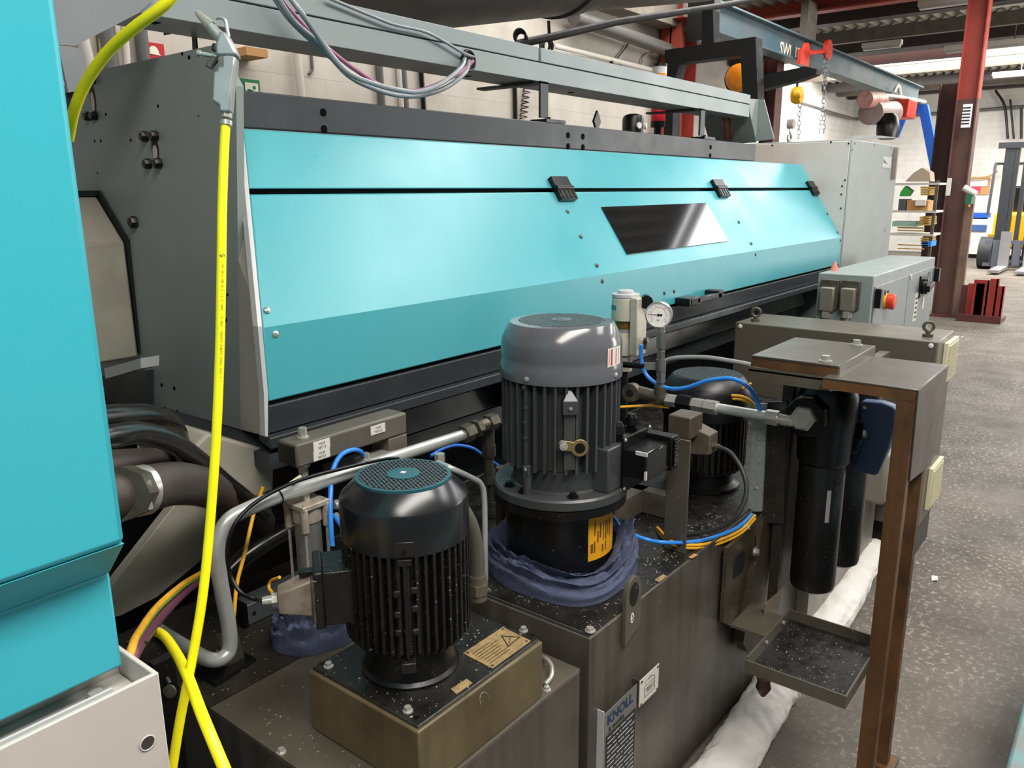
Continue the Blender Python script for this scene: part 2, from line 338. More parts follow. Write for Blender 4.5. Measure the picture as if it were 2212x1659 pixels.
# electric hoist further along
t = thing('electric_hoist', 'red and white electric hoist with two motors at the jib end', 'hoist', P(1920, 240, y=3.95))
b = MB(); b.cyl(P(1868, 215, y=3.95), P(1902, 216, y=3.95), .13, n=24); b.build('motor', M('hoist_pink', 'b06a60', .45, dirt=.5, dcol='d8d0cc'), t)
b = MB(); b.cyl(P(1880, 243, y=3.95), P(1925, 243, y=3.95), .2, n=24); b.build('drum', M('hoist_grey', '9b8e8c', .45, dirt=.5, dcol='7c2c24'), t)
c = P(1948, 237, y=3.9); MB().obox(c, (.32, 0, 0), (0, .18, 0), (.03, 0, .16)).build('gear_box', REDP, t, bevel=.02)
b = MB(); b.tube([P(1905, 205, y=3.9), P(1935, 208, y=3.9), P(1975, 215, y=3.9), P(1998, 220, y=3.9)], .03); b.tube([P(1930, 200, y=3.9), P(1940, 185, y=3.9), P(1945, 205, y=3.9)], .03); b.build('cable_arm', WHITEP, t)
c = P(1918, 272, y=3.7); MB().lathe(c-V(0, 0, .22), [(.1, 0), (.17, .03), (.19, .2), (.14, .36), (.08, .42)], (0, 0, 1), 20).build('chain_bag', BLKR, t)
# blue gantry
t = thing('blue_support', 'bright blue steel post with a diagonal brace under the jib end', 'post', P(2010, 540, x=18))
b = MB(); b.prism([P(x, y, x=18) for x, y in ((1964, 225), (2003, 225), (2030, 359), (2046, 450), (2042, 555), (2026, 555), (2008, 359), (1986, 245), (1964, 245))], (.15, 0, 0)); b.build('post', BLUST, t)
MB().prism([P(x, y, x=17.95) for x, y in ((1952, 232), (1968, 232), (1942, 297), (1934, 297))], (-.05, 0, 0)).build('brace', BLUST, t)
# ------------------------------------------------------------------ back wall fittings
def wallbox(name, x0, y0, x1, y1, mat, label, cat, yy=4.6, th=.02, **k):
    a = P(x0, y0, y=yy); c = P(x1, y1, y=yy); return tag(MB().box(a.x, c.x, yy-th, yy, c.z, a.z).build(name, mat, **k), label, cat)
s_ = thing('fire_sign', 'red square fire point sign with white helmet and flame', 'sign', P(335, 107, y=4.58))
a, c = P(315, 90, y=4.58), P(357, 130, y=4.58); MB().box(a.x, c.x, 4.58, 4.6, c.z-.05, a.z).build('plate', M('sign_red', 'b8202c', .5), s_)
HX = M('sign_cream', 'ece4d0', .6)
u = (c.x-a.x); b = MB(); q = V(a.x+u*.38, 4.577, a.z-u*.52)
b.prism([q+V(.36*u*math.cos(k*math.pi/10)*.8, 0, .36*u*math.sin(k*math.pi/10)) for k in range(11)]+[q+V(-.36*u, 0, -.06*u), q+V(.4*u, 0, -.10*u)], (0, .002, 0)); b.build('helmet_symbol', HX, s_)
b = MB(); q = V(a.x+u*.72, 4.577, a.z-u*.9)
for k in range(3): b.prism([q+V(-.06*u+.1*u*k, 0, .1*u-k*.05*u), q+V(.02*u+.1*u*k, 0, 0-k*.05*u), q+V(.0*u+.12*u*k, 0, .22*u-k*.05*u)], (0, .002, 0))
b.build('flame_symbol', HX, s_)
s_ = thing('exit_sign', 'green running-man sign half hidden behind the dark strip', 'sign', P(540, 185, y=4.58))
a, c = P(512, 168, y=4.58), P(562, 196, y=4.58); MB().box(a.x-.1, c.x, 4.58, 4.6, c.z-.12, a.z).build('plate', M('sign_green', '1c7a4c', .5), s_)
u = c.x-a.x; MB().box(a.x+.32*u, a.x+.9*u, 4.576, 4.58, c.z-.1, a.z-.13*u).build('panel', HX, s_)
q = V(a.x+.72*u, 4.574, a.z-.3*u); b = MB(); b.cyl(q, q+V(0, .002, 0), .07*u); b.tube([q+V(-.3*u, 0, -.1*u), q+V(-.15*u, 0, -.12*u), q+V(-.03*u, 0, -.2*u), q+V(-.1*u, 0, -.4*u)], .04*u); b.build('running_figure', M('sign_green2', '1c7a4c', .5), s_)
def pipe(name, pts, r, mat, label, cat, sm=False, group=None, **k):
    return tag(MB().tube([P(x, y, **k) for x, y in pts] if not isinstance(pts[0], Vector) else pts, r, smooth=sm).build(name, mat), label, cat, group)
PD = M('wall_pipe_grey', '5b5a56', .5)
PW = M('wall_pipe_white', 'c8c2b8', .6)
pipe('conduit', [(172, 60), (198, 170)], .035, GREYL, 'light grey thick conduit on wall left of the yellow cable', 'pipe', y=4.55)
pipe('conduit', [(213, 40), (216, 60), (222, 150)], .012, M('yell_conduit', 'b8a860', .6), 'thin yellowish conduit beside the grey pipe on the wall', 'pipe', y=4.55)
pipe('conduit', [(225, 40), (238, 160)], .05, PD, 'thick dark grey pipe on wall beside the yellowish conduit', 'pipe', y=4.56)
pipe('conduit', [(268, 50), (275, 150)], .02, PW, 'thin white pipe on wall left of the fire sign', 'pipe', y=4.55)
pipe('conduit', [(303, 60), (312, 140)], .035, PD, 'dark down pipe touching the fire sign', 'pipe', y=4.56)
pipe('conduit', [(640, 100), (652, 215)], .028, PW, 'pale vertical conduit on brickwork right of the green sign', 'pipe', y=4.55)
pipe('conduit', [(672, 110), (675, 150), (668, 160)], .01, PD, 'thin dark hooked conduit on the brickwork', 'pipe', y=4.59)
for i, (x, r) in enumerate(((820, .028), (862, .02), (870, .03), (910, .02))):
    pipe('conduit', [(x-2, 130), (x+6, 240)], r, (PD, PW, PD, BLK)[i], ('grey', 'white slim', 'thick grey', 'black')[i]+' vertical wall pipe under the sagging cable bundle, number %s from left' % ('first', 'second', 'third', 'last')[i], 'pipe', y=4.575)
tag(MB().box(P(510, 100, y=4.5).x, P(556, 100, y=4.5).x, 4.4, 4.6, P(510, 122, y=4.5).z, P(510, 104, y=4.5).z).build('timber_stub', WOODC), 'short brown timber block on wall behind the blow gun', 'timber')
pipe('wall_pipe', [(1112, 170), (1114, 260)], .02, BLK, 'thin black vertical pipe left of the coiled cord', 'pipe', y=4.58)
b = MB(); n = 60; A, B_ = P(1139, 185, y=4.565), P(1130, 258, y=4.565)
b.tube([A.lerp(B_, i/n)+V(.04*math.sin(i*.72), .03*math.cos(i*.72), 0) for i in range(n+1)], .005, n=6, smooth=False); tag(b.build('coiled_cord', BLKR), 'black coiled cord hanging behind the grey duct', 'cord')
for i, (pts, r, mt, lb) in enumerate((([(1195, 100), (1300, 125), (1420, 155)], .03, PW, 'white horizontal conduit high on the back wall'), ([(1195, 108), (1330, 135), (1420, 160)], .018, PW, 'thinner white conduit just below the wider one'), ([(1330, 130), (1350, 105), (1362, 85)], .008, PD, 'thin grey cable slanting up the wall'), ([(1385, 150), (1390, 125), (1415, 105)], .008, PW, 'thin pale cable curving toward the black frame'))):
    pipe('wall_conduit', pts, r, mt, lb, 'pipe', sm=True, y=4.575)
def bx(px, py, y, hx, hz, hy=.03): c = P(px, py, y=y); return MB().box(c.x-hx, c.x+hx, c.y-hy, c.y+hy, c.z-hz, c.z+hz)
t = thing('wall_valve', 'small black tap handle on the white wall conduit', 'valve', P(1322, 140, y=4.4))
MB().cyl(P(1320, 132, y=4.4), P(1322, 148, y=4.4), .02).build('body', BLK, t); MB().cyl(P(1308, 145, y=4.4), P(1342, 142, y=4.4), .012).build('handle', BLK, t)
b = MB(); c = P(1185, 100, y=3.6)
for k in range(4): b.ring(c+V(.03*k-.05, .01*k, .01*(k % 2)), .045, .006, (.2, 1, .1))
tag(b.build('cable_coil', BLKR), 'small black coil of cable tied to the pipe under the dark duct', 'cable')
b = MB(); c = P(1123, 78, y=3.6)
for k in range(3): b.ring(c+V(.01*k, 0, -.01*k), .045, .009, (.4, 1, 0))
tag(b.build('hose_loop', BLKR), 'black rubber hose loop near the pipe bend', 'hose')
pipe('overhead_pipe', [P(1108, 118, y=3.6), P(1110, 100, y=3.6), P(1120, 95, y=3.6), P(1200, 78, y=3.6), P(1330, 48, y=3.6), P(1560, 12, y=3.6), P(1720, -20, y=3.6)], .028, MBLK, 'long black overhead pipe bending down behind the grey duct', 'pipe', y=3.6)
pipe('hanging_wire', [(1185, 45), (1187, 80)], .012, BLK, 'short black hanger above the cable coil', 'hanger', y=3.6)
pipe('cable_tray', [(1240, 38), (1330, 68), (1450, 110)], .07, PD, 'grey sloping pipe under the roof at the back wall', 'pipe', y=4.45)
MB().box(6.2, 8.9, 4.35, 4.6, 3.38, 4.2).build('trim_9', M('concrete_lintel', '8b8478', .8, dirt=.6, dcol='5b554c'))['kind'] = 'structure'
# big dark ventilation duct across the top
def rd_(px, py, D): return V(0, 0, H)+Vector(ray(px, py))*D
a, c = rd_(790, -125, 3.4), rd_(1520, -125, 6.2)
t = thing('ventilation_duct', 'huge dark round ventilation duct crossing above the machine', 'duct', (a+c)/2)
DK = M('dark_duct', '45413e', .55, dirt=.5, dcol='2a2826', dscale=3, bump=.2)
b = MB(); b.cyl(a, a.lerp(c, .42), .37, .385, n=48); b.cyl(a.lerp(c, .42), c, .375, .42, n=48); b.build('barrel', DK, t)
MB().cyl(a.lerp(c, .40), a.lerp(c, .43), .40, n=48).build('joint_band', DK, t)
# black portal on the machine (loader frame)
t = thing('loader_frame', 'tall black sheet-metal frame with a square opening behind the grey duct', 'frame', P(1560, 280, x=5.6))
y0 = 5.6
outer = [(1434, 300), (1436, 108), (1515, 92), (1520, 22), (1540, 22), (1542, 88), (1632, 79), (1640, 300)]
b = MB(); b.prism(P4([(1434, 300), (1436, 108), (1468, 136), (1455, 180), (1452, 300)], x=y0), (.12, 0, 0)); b.prism(P4([(1436, 108), (1632, 79), (1600, 120), (1468, 136)], x=y0), (.12, 0, 0)); b.prism(P4([(1600, 120), (1632, 79), (1640, 300), (1608, 300)], x=y0), (.12, 0, 0)); b.build('frame_plate', MBLK, t)
MB().prism(P4([(1517, 22), (1540, 22), (1542, 94), (1515, 97)], x=y0+.02), (.1, 0, 0)).build('top_post', MBLK, t)
MB().prism(P4([(1636, 165), (1740, 143), (1765, 150), (1762, 160), (1730, 172), (1640, 195)], x=y0+.3), (.1, 0, 0)).build('side_arm', MBLK, t)
t = thing('warning_lamp', 'round orange lamp seen through the black frame', 'lamp', P(1596, 168, x=5.5)); c = P(1597, 168, x=5.9)
MB().lathe(c, [(.01, -.05), (.07, -.035), (.10, 0), (.10, .03)], (1, .4, 0), 24).build('lens', AMBER, t)
MB().cyl(c+V(.03, .01, 0), c+V(.08, .03, 0), .11).build('housing', BLK, t)
# red back columns
def yb(x0, x1, z0, z1, y, name, mat, label, cat, d=.15):
    return tag(MB().box(x0, x1, y, y+d, z0, z1).build(name, mat), label, cat)
a = P(1452, 130, y=4.4); c = P(1488, 130, y=4.4); hb = MB(); hb.box(a.x, a.x+.02, 4.3, 4.55, 0, 4.1); hb.box(c.x-.02, c.x, 4.3, 4.55, 0, 4.1); hb.box(a.x, c.x, 4.42, 4.44, 0, 4.1)
tag(hb.build('wall_column', REDST), 'red steel column standing against the back wall', 'column')
a = P(1480, 36, y=4.2); c = P(1592, 76, y=4.2); tag(MB().box(a.x, c.x, 4.2, 4.4, c.z, a.z).build('bracing_beam', REDST), 'short red beam meeting the back wall column', 'beam')
a = P(1676, 100, y=4.35); tag(hbeam(MB(), a.x+.1, 4.4, 0, 3.4, .25, .2).build('steel_post', DRED), 'dark red post beside the hanging hook', 'post')
a = P(1745, 40, y=4.0); c = P(1760, 95, y=4.0); tag(MB().box(a.x, c.x+.02, 4.0, 4.1, 3.62, 4.1).build('hanger_strut', PURL), 'grey square strut holding up the crane jib', 'strut')
# window glare on the far back wall + pipes
a, c = P(1742, 205, y=6.88), P(1775, 300, y=6.88); struct('window_2', MB().box(a.x, c.x, 6.86, 6.9, c.z, a.z), M('window_daylight', 'ffffff', .5, emit=3.0, rv=0))
pipe('wall_pipe', [P(1732, 223, y=6.8), P(1800, 245, y=6.8), P(1843, 257, y=6.8)], .04, PD, 'dark pipe running along the far back wall', 'pipe', y=6.8)
pipe('wall_pipe', [P(1848, 257, x=23.9), P(1990, 248, x=23.9), P(2212, 230, x=23.9)], .04, PD, 'dark pipe running along the far end wall', 'pipe', x=23.9)
pipe('wall_cable', [(2150, 195), (2170, 230), (2177, 300)], .03, BLK, 'black cable dropping down the far wall behind the forklift', 'cable', sm=True, x=23.85)
pipe('wall_cable', [(2182, 215), (2190, 300)], .025, BLK, 'second thinner black cable right of the first on the far wall', 'cable', sm=True, x=23.85)
pipe('wall_cable', [(2206, 232), (2206, 300)], .03, BLK, 'black drop pipe at the extreme right of the far wall', 'pipe', x=23.85)
pipe('wall_cable', [(2085, 385), (2130, 383), (2155, 370)], .025, M('ochre_hose', 'b08a50', .6), 'ochre hose curving left from the forklift on the wall', 'hose', sm=True, x=23.8)
# fluorescent lamps
def lamp(px, py, z, L_, label, pxw=1):
    c = P(px, py, z=z); t = thing('strip_light', label, 'lamp', c, 'strip lights')
    MB().cyl(V(c.x, c.y, c.z+.07), V(c.x, c.y, 4.18), .008).build('hanger_rod', PURL, t)
    MB().box(c.x-.06, c.x+.06, c.y-L_/2, c.y+L_/2, c.z, c.z+.07).build('housing', WHITEP, t)
    MB().box(c.x-.05, c.x+.05, c.y-L_/2+.02, c.y+L_/2-.02, c.z-.04, c.z).build('diffuser', M('lamp_diffuser', 'b8b8b2', .4, rv=0), t); return t
lamp(2052, 6, 4.0, .75, 'white strip light at the top beside the red column head')
lamp(2190, 95, 3.8, 1.9, 'strip light hanging in front of the far skylight')
lamp(2205, 160, 3.9, 1.0, 'distant strip light at right edge above the forklift')
lamp(1905, 100, 3.9, .6, 'small lit strip light under the dark beam left of the portal')
lamp(2180, 5, 4.0, .7, 'grey-white strip light at the very top right corner')
# ------------------------------------------------------------------ teal-covered machine
ME = thing('bar_machine', 'long machine enclosure with teal sloping cover and dark window', 'machine', (3.3, 2.0, 0))
def prof(x0, x1, pts, mb=None):   # pts: (y, z) polygon; x0/x1 may be lists
    mb = mb or MB(); n = len(pts)
    A = [V(x0[i] if isinstance(x0, list) else x0, *pts[i]) for i in range(n)]; B_ = [V(x1[i] if isinstance(x1, list) else x1, *pts[i]) for i in range(n)]
    return mb.loft(A, B_)
XR = 5.527
SL = lambda z: 1.9-(1.815-z)*.645 if z > 1.345 else 1.6     # y of the cover face at height z
XL = lambda z: 1.276-(1.815-z)*.407 if z > 1.345 else 1.083
def cover(z0, z1, mid=None):
    zs = [z1]+([mid] if mid else [])+[z0]; o = [(SL(z), z) for z in zs]; i_ = [(SL(z)+.03, z-.0) for z in zs][::-1]
    xl = [XL(z) for z in zs]; return prof(xl+xl[::-1], XR, o+i_)
cover(1.662, 1.815).build('upper_cover', TEALM, ME, bevel=.004)
cover(1.166, 1.648, 1.345).build('door_cover', TEALM, ME, bevel=.004)
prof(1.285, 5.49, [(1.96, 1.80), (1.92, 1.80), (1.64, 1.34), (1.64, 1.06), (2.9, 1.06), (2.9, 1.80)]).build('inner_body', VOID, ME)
st = prof(1.276, 4.725, [(1.9, 1.818), (1.9, 1.911), (1.93, 1.911), (1.93, 1.818)]).build('top_strip', ANTH, ME, bevel=.003)
MB().box(1.276, 4.725, 1.93, 1.99, 1.90, 1.911).build('top_ledge', ANTH, ME)
# holes in the strip
for px, py in ((698, 243), (700, 279), (1227, 292), (1259, 295), (1227, 316), (1259, 318), (1535, 318), (1534, 336)):
    c = P(px, py, y=1.9); MB().cyl(c+V(0, -.0015, 0), c+V(0, .004, 0), .011 if px < 1000 else .012, n=18).build('strip_hole', HOLE, ME)
# skirt and lip under the cover
prof([1.083, 1.083, 1.10, 1.10], XR, [(1.6, 1.155), (1.615, 1.082), (1.65, 1.082), (1.65, 1.155)]).build('skirt', ANTH, ME, bevel=.003)
prof([1.072, 1.072, 1.10, 1.10], XR, [(1.59, 1.080), (1.59, 1.050), (1.68, 1.050), (1.68, 1.080)]).build('lower_lip', M('lip_dark', '2c3033', .45), ME, bevel=.003)
# under-structure: dark base and rails
MB().box(1.5, 5.3, 1.95, 2.9, 0, 1.0).build('base', VOID, ME)
prof(1.35, 5.2, [(1.70, .93), (1.72, 1.0), (1.95, 1.0), (1.95, .93)]).build('lower_rail', M('rail_dark', '22272a', .4), ME)
prof(1.35, 5.2, [(1.74, .84), (1.76, .90), (1.95, .90), (1.95, .84)]).build('lower_rail', M('rail_dark2', '1b2023', .4), ME)
b = MB(); b.box(2.06, 2.30, 1.66, 1.69, .93, 1.05); b.build('bracket_plate', BLK, ME)
# side panel with folded front flange
TB, TF = P(190, 157, x=1.15), P(462, 97, x=1.15)
PB = [V(1.15, 2.75, 1.95), TB, TF, P(510, 185, x=1.15), P(514, 560, x=1.15), P(520, 928, x=1.15), P(401, 894, x=1.15), P(320, 895, x=1.15), V(1.15, 2.6, .98)]
b = MB(); b.prism(PB, (.02, 0, 0)); pf = b.build('side_panel', GREY, ME)
e1, e2, e3, e4 = V(1.276, 1.9, 1.911), V(1.276, 1.9, 1.815), V(1.083, 1.6, 1.345), V(1.072, 1.6, 1.083)
b = MB(); f0, f1, f2 = PB[3], PB[4], PB[5]
off = V(-.004, 0, 0)
b.add([f0, e1, e2, e3, e4, f2, f1], [[0, 1, 2], [0, 2, 6], [2, 3, 6], [6, 3, 5], [3, 4, 5]]); b.build('side_flange', GREYL, ME, smooth=False)
b = MB(); wd = V(.030, 0, 0)
def strip4(a, c, w_): b.add([a-w_*.8, a, c, c-w_*.8], [[0, 1, 2, 3]])
k = [(P(510, 180, y=1.895), P(519, 193, y=1.895)), (P(516, 278, y=1.895), P(525, 278, y=1.895)), (P(557, 705, y=1.595), P(566, 705, y=1.595)), (P(570, 850, y=1.595), P(579, 850, y=1.595)), (P(573, 943, y=1.595), P(579, 943, y=1.595))]
for (a, c), (d, e) in zip(k, k[1:]): b.prism([a, c, e, d], (0, .02, 0))
b.build('edge_trim', GREYE, ME)
def capb(px, py, r=.014, h=.018):
    c = P(px, py, x=1.15); return MB().lathe(c, [(r, 0), (r, -h*.7), (r*.8, -h), (.001, -h*1.05)], (1, 0, 0), 8)
for px, py, r in ((317, 295, .014), (338, 294, .014), (324, 354, .014), (346, 353, .014), (293, 480, .017), (194, 251, .013), (208, 250, .013), (553, 889, .019), (203, 172, .013)):
    capb(px, py, r).build('bolt_cap', BLK, ME)
b = MB()
for px, py, r in ((341, 229, .004), (228, 247, .004), (204, 305, .004), (217, 304, .004), (282, 303, .004), (210, 374, .003), (428, 250, .002), (408, 124, .005), (393, 116, .004), (491, 637, .004), (487, 691, .006), (526, 730, .003), (534, 785, .004), (559, 905, .004), (349, 832, .006), (376, 839, .006), (356, 883, .006), (383, 890, .006)):
    c = P(px, py, x=1.149); b.cyl(c, c+V(.004, 0, 0), r, n=12)
b.build('panel_holes', HOLE, ME)
for px, py, hw, hh in ((335, 323, .018, .032), (200, 212, .016, .045)):
    c = P(px, py, x=1.149); b = MB(); b.prism([c+V(0, hw*math.cos(t*math.pi/12), hh*math.sin(t*math.pi/12)) for t in range(24)], (.001, 0, 0)); b.build('slot', VOID, ME)
    b = MB(); b.prism([c+V(-.001, hw*(.1+.62*math.cos(t*math.pi/12)), hh*(-.25+.62*math.sin(t*math.pi/12))) for t in range(24)], (.001, 0, 0)); b.build('slot_plate', GREYL, ME)
# window in the slope
b = MB(); nrm = V(0, -1, .645).normalized()
def onS(x, z, o=.002): return V(x, SL(z), z)+nrm*o
def onX(px, py):   # point on the sloping face
    lo = P(px, py, y=1.7); z = lo.z
    for _ in range(40): q = P(px, py, y=SL(z)); z = z*.5+q.z*.5
    return q
cs = [onX(*q) for q in ((1298, 448), (1525, 439), (1572, 521), (1355, 550))]
cs = [V(q.x, SL(q.z), q.z) for q in cs]
b.prism([q+nrm*.0035 for q in cs], -nrm*.012); b.build('window_pane', GLASSD, ME)
# hinges
def hinge(px, py, s=1.0):
    c = onX(px, py); x = c.x; z = 1.655; b = MB(); w_ = .055*s
    tn = V(0, .645, 1).normalized()
    for sx in (-1, 1):
        pass
    c = V(x, SL(z), z)
    b.obox(c+tn*.028+nrm*.010, V(w_, 0, 0), tn*.022, nrm*.010); b.obox(c-tn*.028+nrm*.010, V(w_, 0, 0), tn*.022, nrm*.010)
    b.cyl(c-V(w_, 0, 0)+nrm*.016, c+V(w_, 0, 0)+nrm*.016, .011, n=12)
    for i in range(4): b.obox(c-tn*.028+nrm*.021+V(-w_*.75+i*w_*.5, 0, 0), V(.004, 0, 0), tn*.018, nrm*.002)
    b.build('hinge', BLK, ME, bevel=.002)
hinge(1213, 412); hinge(1553, 409, 1.1); hinge(1752, 407, 1.0)
for px, py in ((577, 670), (595, 722), (1226, 457), (1255, 511), (1290, 573), (1301, 607), (1596, 480), (1623, 526), (1632, 550), (1765, 422), (1787, 462), (1809, 502), (1815, 519), (1435, 633), (1456, 629)):
    c = onX(px, py); b = MB(); nn = nrm if c.z > 1.345 else V(0, -1, 0); c = V(c.x, SL(c.z), c.z); r = .0085
    b.lathe(c, [(r, 0), (r, .002), (r*.7, .004), (.002, .005)], nn, 12); b.build('cover_screw', DSTEEL if px > 600 else STEEL, ME)
# handle on the lower edge
h0, h1 = P(1460, 648, y=1.595), P(1536, 630, y=1.595); b = MB(); zc = h0.z
b.box(h0.x, h0.x+.11, 1.53, 1.60, zc-.025, zc+.01); b.box(h1.x-.06, h1.x, 1.53, 1.60, zc-.02, zc+.015); b.box(h0.x+.06, h1.x-.02, 1.53, 1.555, zc-.02, zc+.005); b.build('door_handle', BLK, ME, bevel=.004)
MB().box(h0.x+.02, h0.x+.08, 1.527, 1.531, zc-.02, zc+.004).build('handle_recess', VOID, ME)
# grey end cabinet
EC = thing('end_cabinet', 'tall plain grey metal cabinet at the right end of the teal machine', 'cabinet', (6.15, 2.3, 0))
MB().box(5.537, 6.74, 1.59, 3.2, .0, 1.965).build('body', GREY, EC, bevel=.006)
MB().box(5.529, 5.536, 1.60, 2.45, 1.05, 1.955).build('left_side_panel', GREYL, EC, bevel=.003)
b = MB(); b.prism(P4([(1838, 300), (1942, 298), (1936, 285+12), (1905, 293), (1850, 293)], y=1.61), (0, .02, 0)); b.build('top_lip', GREY, EC)
b = MB(); b.box(6.60, 6.63, 1.565, 1.59, 1.72, 1.95); b.build('rubber_seal', M('pinkish_strip', '8d7f78', .6), EC)
b = MB()
for px, py in ((1668, 314), (1795, 307), (1833, 310), (1825, 389), (1819, 402), (1817, 420), (1816, 450)):
    c = P(px, py, x=5.527); b.cyl(c, c+V(.003, 0, 0), .006, n=10)
for px, py in ((1847, 310), (1889, 314), (1925, 320), (1928, 336), (1928, 346), (1911, 498), (1841, 324)):
    c = P(px, py, y=1.589); b.cyl(c, c+V(0, .003, 0), .008, n=10)
b.build('fixing_holes', VOID, EC)
b = MB(); b.mat(M('paper2', 'cfcfca', .7)); a, c = P(1908, 338, y=1.588), P(1923, 363, y=1.588); b.box(a.x, c.x, 1.586, 1.59, c.z, a.z); b.mat(INK)
for k in range(4): b.box(a.x+.02+.03*k, a.x+.035+.03*k, 1.584, 1.586, c.z+.03, a.z-.02-.01*k)
b.build('rating_sticker', None, EC)
# bracket at the duct end
DE = thing('duct_end_bracket', 'grey folded sheet bracket carrying the far end of the long duct', 'bracket', P(1640, 310, y=1.95))
b = MB(); b.prism(P4([(1618, 213), (1640, 215), (1634, 308), (1621, 250)], y=1.95), (0, .3, 0)); b.prism(P4([(1640, 215), (1650, 215), (1672, 300), (1634, 305)], x=4.85), (.01, 0, 0)); b.build('sheet', GREY, DE)
b = MB()
for i, (x0, x1, mt) in enumerate(((1560, 1568, 0), (1570, 1580, 0), (1590, 1612, 1), (1598, 1620, 1), (1604, 1626, 1), (1612, 1630, 2))):
    b.mat((M('orange_cable', 'a04a20', .5), M('green_cable', '3a8a3c', .5), YELW)[mt]); b.tube([P(x0, 246, y=2.1), P((x0+x1)/2+2, 270, y=2.05), P(x1, 300, y=2.1)], .008, n=6)
tag(b.build('cable_bundle'), 'bundle of green, yellow and orange cables under the far end of the duct', 'cables')
# long cable duct (beam)
D = thing('cable_duct', 'long grey two-tier metal cable duct above the machine', 'duct', (3, 2.05, 2.066))
yb0, yb1 = 1.95, 2.13
MB().box(1.02, 4.72, yb0, yb1, 2.066, 2.135).build('channel', M('duct_grey', '8f999a', .4, dirt=.2, dcol='7a827f', dscale=3, bump=.08), D, bevel=.002)
MB().box(.95, 2.64, yb0-.001, yb1, 2.139, 2.19).build('lid', M('duct_grey', '8f999a'), D, bevel=.002)
MB().box(2.655, 4.72, yb0-.001, yb1, 2.139, 2.19).build('lid', M('duct_grey', '8f999a'), D, bevel=.002)
MB().box(1.02, 4.71, yb0+.01, yb1-.01, 2.13, 2.142).build('seam', VOID, D)
for px, py in ((335, 50), (1010, 165), (1233, 200), (1535, 249)):
    c = P(px, py, z=2.0655); MB().obox(c, V(.008, 0, 0), V(0, .014, 0), V(0, 0, .0008)).build('slot', HOLE, D)
c = P(1012, 131, y=1.949); b = MB(); b.prism([c+V(.035*math.cos(t*math.pi/10), 0, .028*math.sin(t*math.pi/10)) for t in range(20)], (0, .002, 0)); b.build('cable_hole', VOID, D)
MB().ring(c, .033, .005, (0, 1, 0)).build('grommet', BLKR, D)
for px in (1174, 1519):
    c = P(px, 200, y=1.93); x = c.x; b = MB(); b.box(x-.025, x+.025, 1.925, 1.935, 1.93, 2.062); b.box(x-.025, x+.025, 1.925, 2.25, 2.056, 2.065); b.build('hanger_bracket', ANTH, D)
    b = MB(); b.box(x-.02, x+.11, 1.90, 1.98, 1.912, 1.925); b.cyl(V(x+.03, 1.93, 1.92), V(x+.03, 1.93, 1.935), .012); b.build('bracket_foot', BLK, D)
# left folded end of duct
b = MB(); pts = P4([(100, -60), (330, -60), (330, 0), (300, 28), (162, 99), (126, 97)], y=1.94); b.prism(pts, (0, .01, 0))
pts = P4([(126, 100), (162, 102), (176, 108), (188, 165), (170, 195), (148, 200)], y=1.935); b.prism(pts, (0, .01, 0))
b.build('end_gusset', M('duct_grey2', '84898c', .42, dirt=.15, bump=.08), D)
b = MB(); b.box(*sorted((P(148, 200, y=1.94).x, P(170, 200, y=1.94).x)), 1.95, 2.2, P(165, 240, y=1.94).z, P(165, 198, y=1.94).z); b.build('end_block', BLK, D)
b = MB(); b.prism(P4([(360, 45), (424, 52), (428, 104), (424, 106), (422, 62), (362, 75)], y=2.15), (0, .02, 0)); b.build('inner_bracket', BLK, D)
# items on the strip
c = P(1291, 262, y=1.96); b = MB(); b.prism([c+V(0, 0, .045), c+V(.028, 0, 0), c+V(0, 0, -.045), c+V(-.028, 0, 0)], (0, .01, 0)); tag(b.build('diamond_plate', BLK), 'small black diamond-shaped plate standing on the dark strip', 'plate')
t = thing('beacon_dome', 'black domed plastic fitting with two white openings on the strip', 'fitting', P(1367, 285, y=2.0)); c = P(1367, 274, y=2.0)
MB().lathe(c-V(0, 0, .05), [(.05, 0), (.05, .085), (.044, .1), (.02, .108)], (0, 0, 1), 24).build('dome', BLKR, t)
for s_ in (-1, 1): q = c+V(.030*s_+.0, -.046, .002); MB().lathe(q, [(.014, 0), (.014, .010)], (.3*s_, -1, 0), 16).build('opening', WHITEP, t)
# stack light
t = thing('stack_light', 'red, amber and clear signal tower half hidden by the duct', 'signal light', P(1420, 292, y=2.3)); x, y, z0 = P(1420, 292, y=2.35)
def zz(py): return P(1420, py, y=2.35).z
R_ = .042
MB().cyl(V(x, y, zz(300)), V(x, y, zz(275)), .022).build('stem', BLK, t)
MB().cyl(V(x, y, zz(275)), V(x, y, zz(262)), R_).build('collar', BLK, t)
MB().cyl(V(x, y, zz(262)), V(x, y, zz(236)), R_).build('red_lens', M('red_lens', 'c81828', .25, spec=.6), t)
MB().cyl(V(x, y, zz(236)), V(x, y, zz(180)), R_*.97).build('middle_section', BLK, t)
MB().cyl(V(x, y, zz(180)), V(x, y, zz(159)), R_).build('amber_lens', AMBER, t)
MB().cyl(V(x, y, zz(159)), V(x, y, zz(143)), R_).build('clear_lens', M('clear_lens', 'cfd0cc', .2, dirt=.2), t)
MB().cyl(V(x, y, zz(143)), V(x, y, zz(137)), R_*1.05).build('cap', BLK, t)
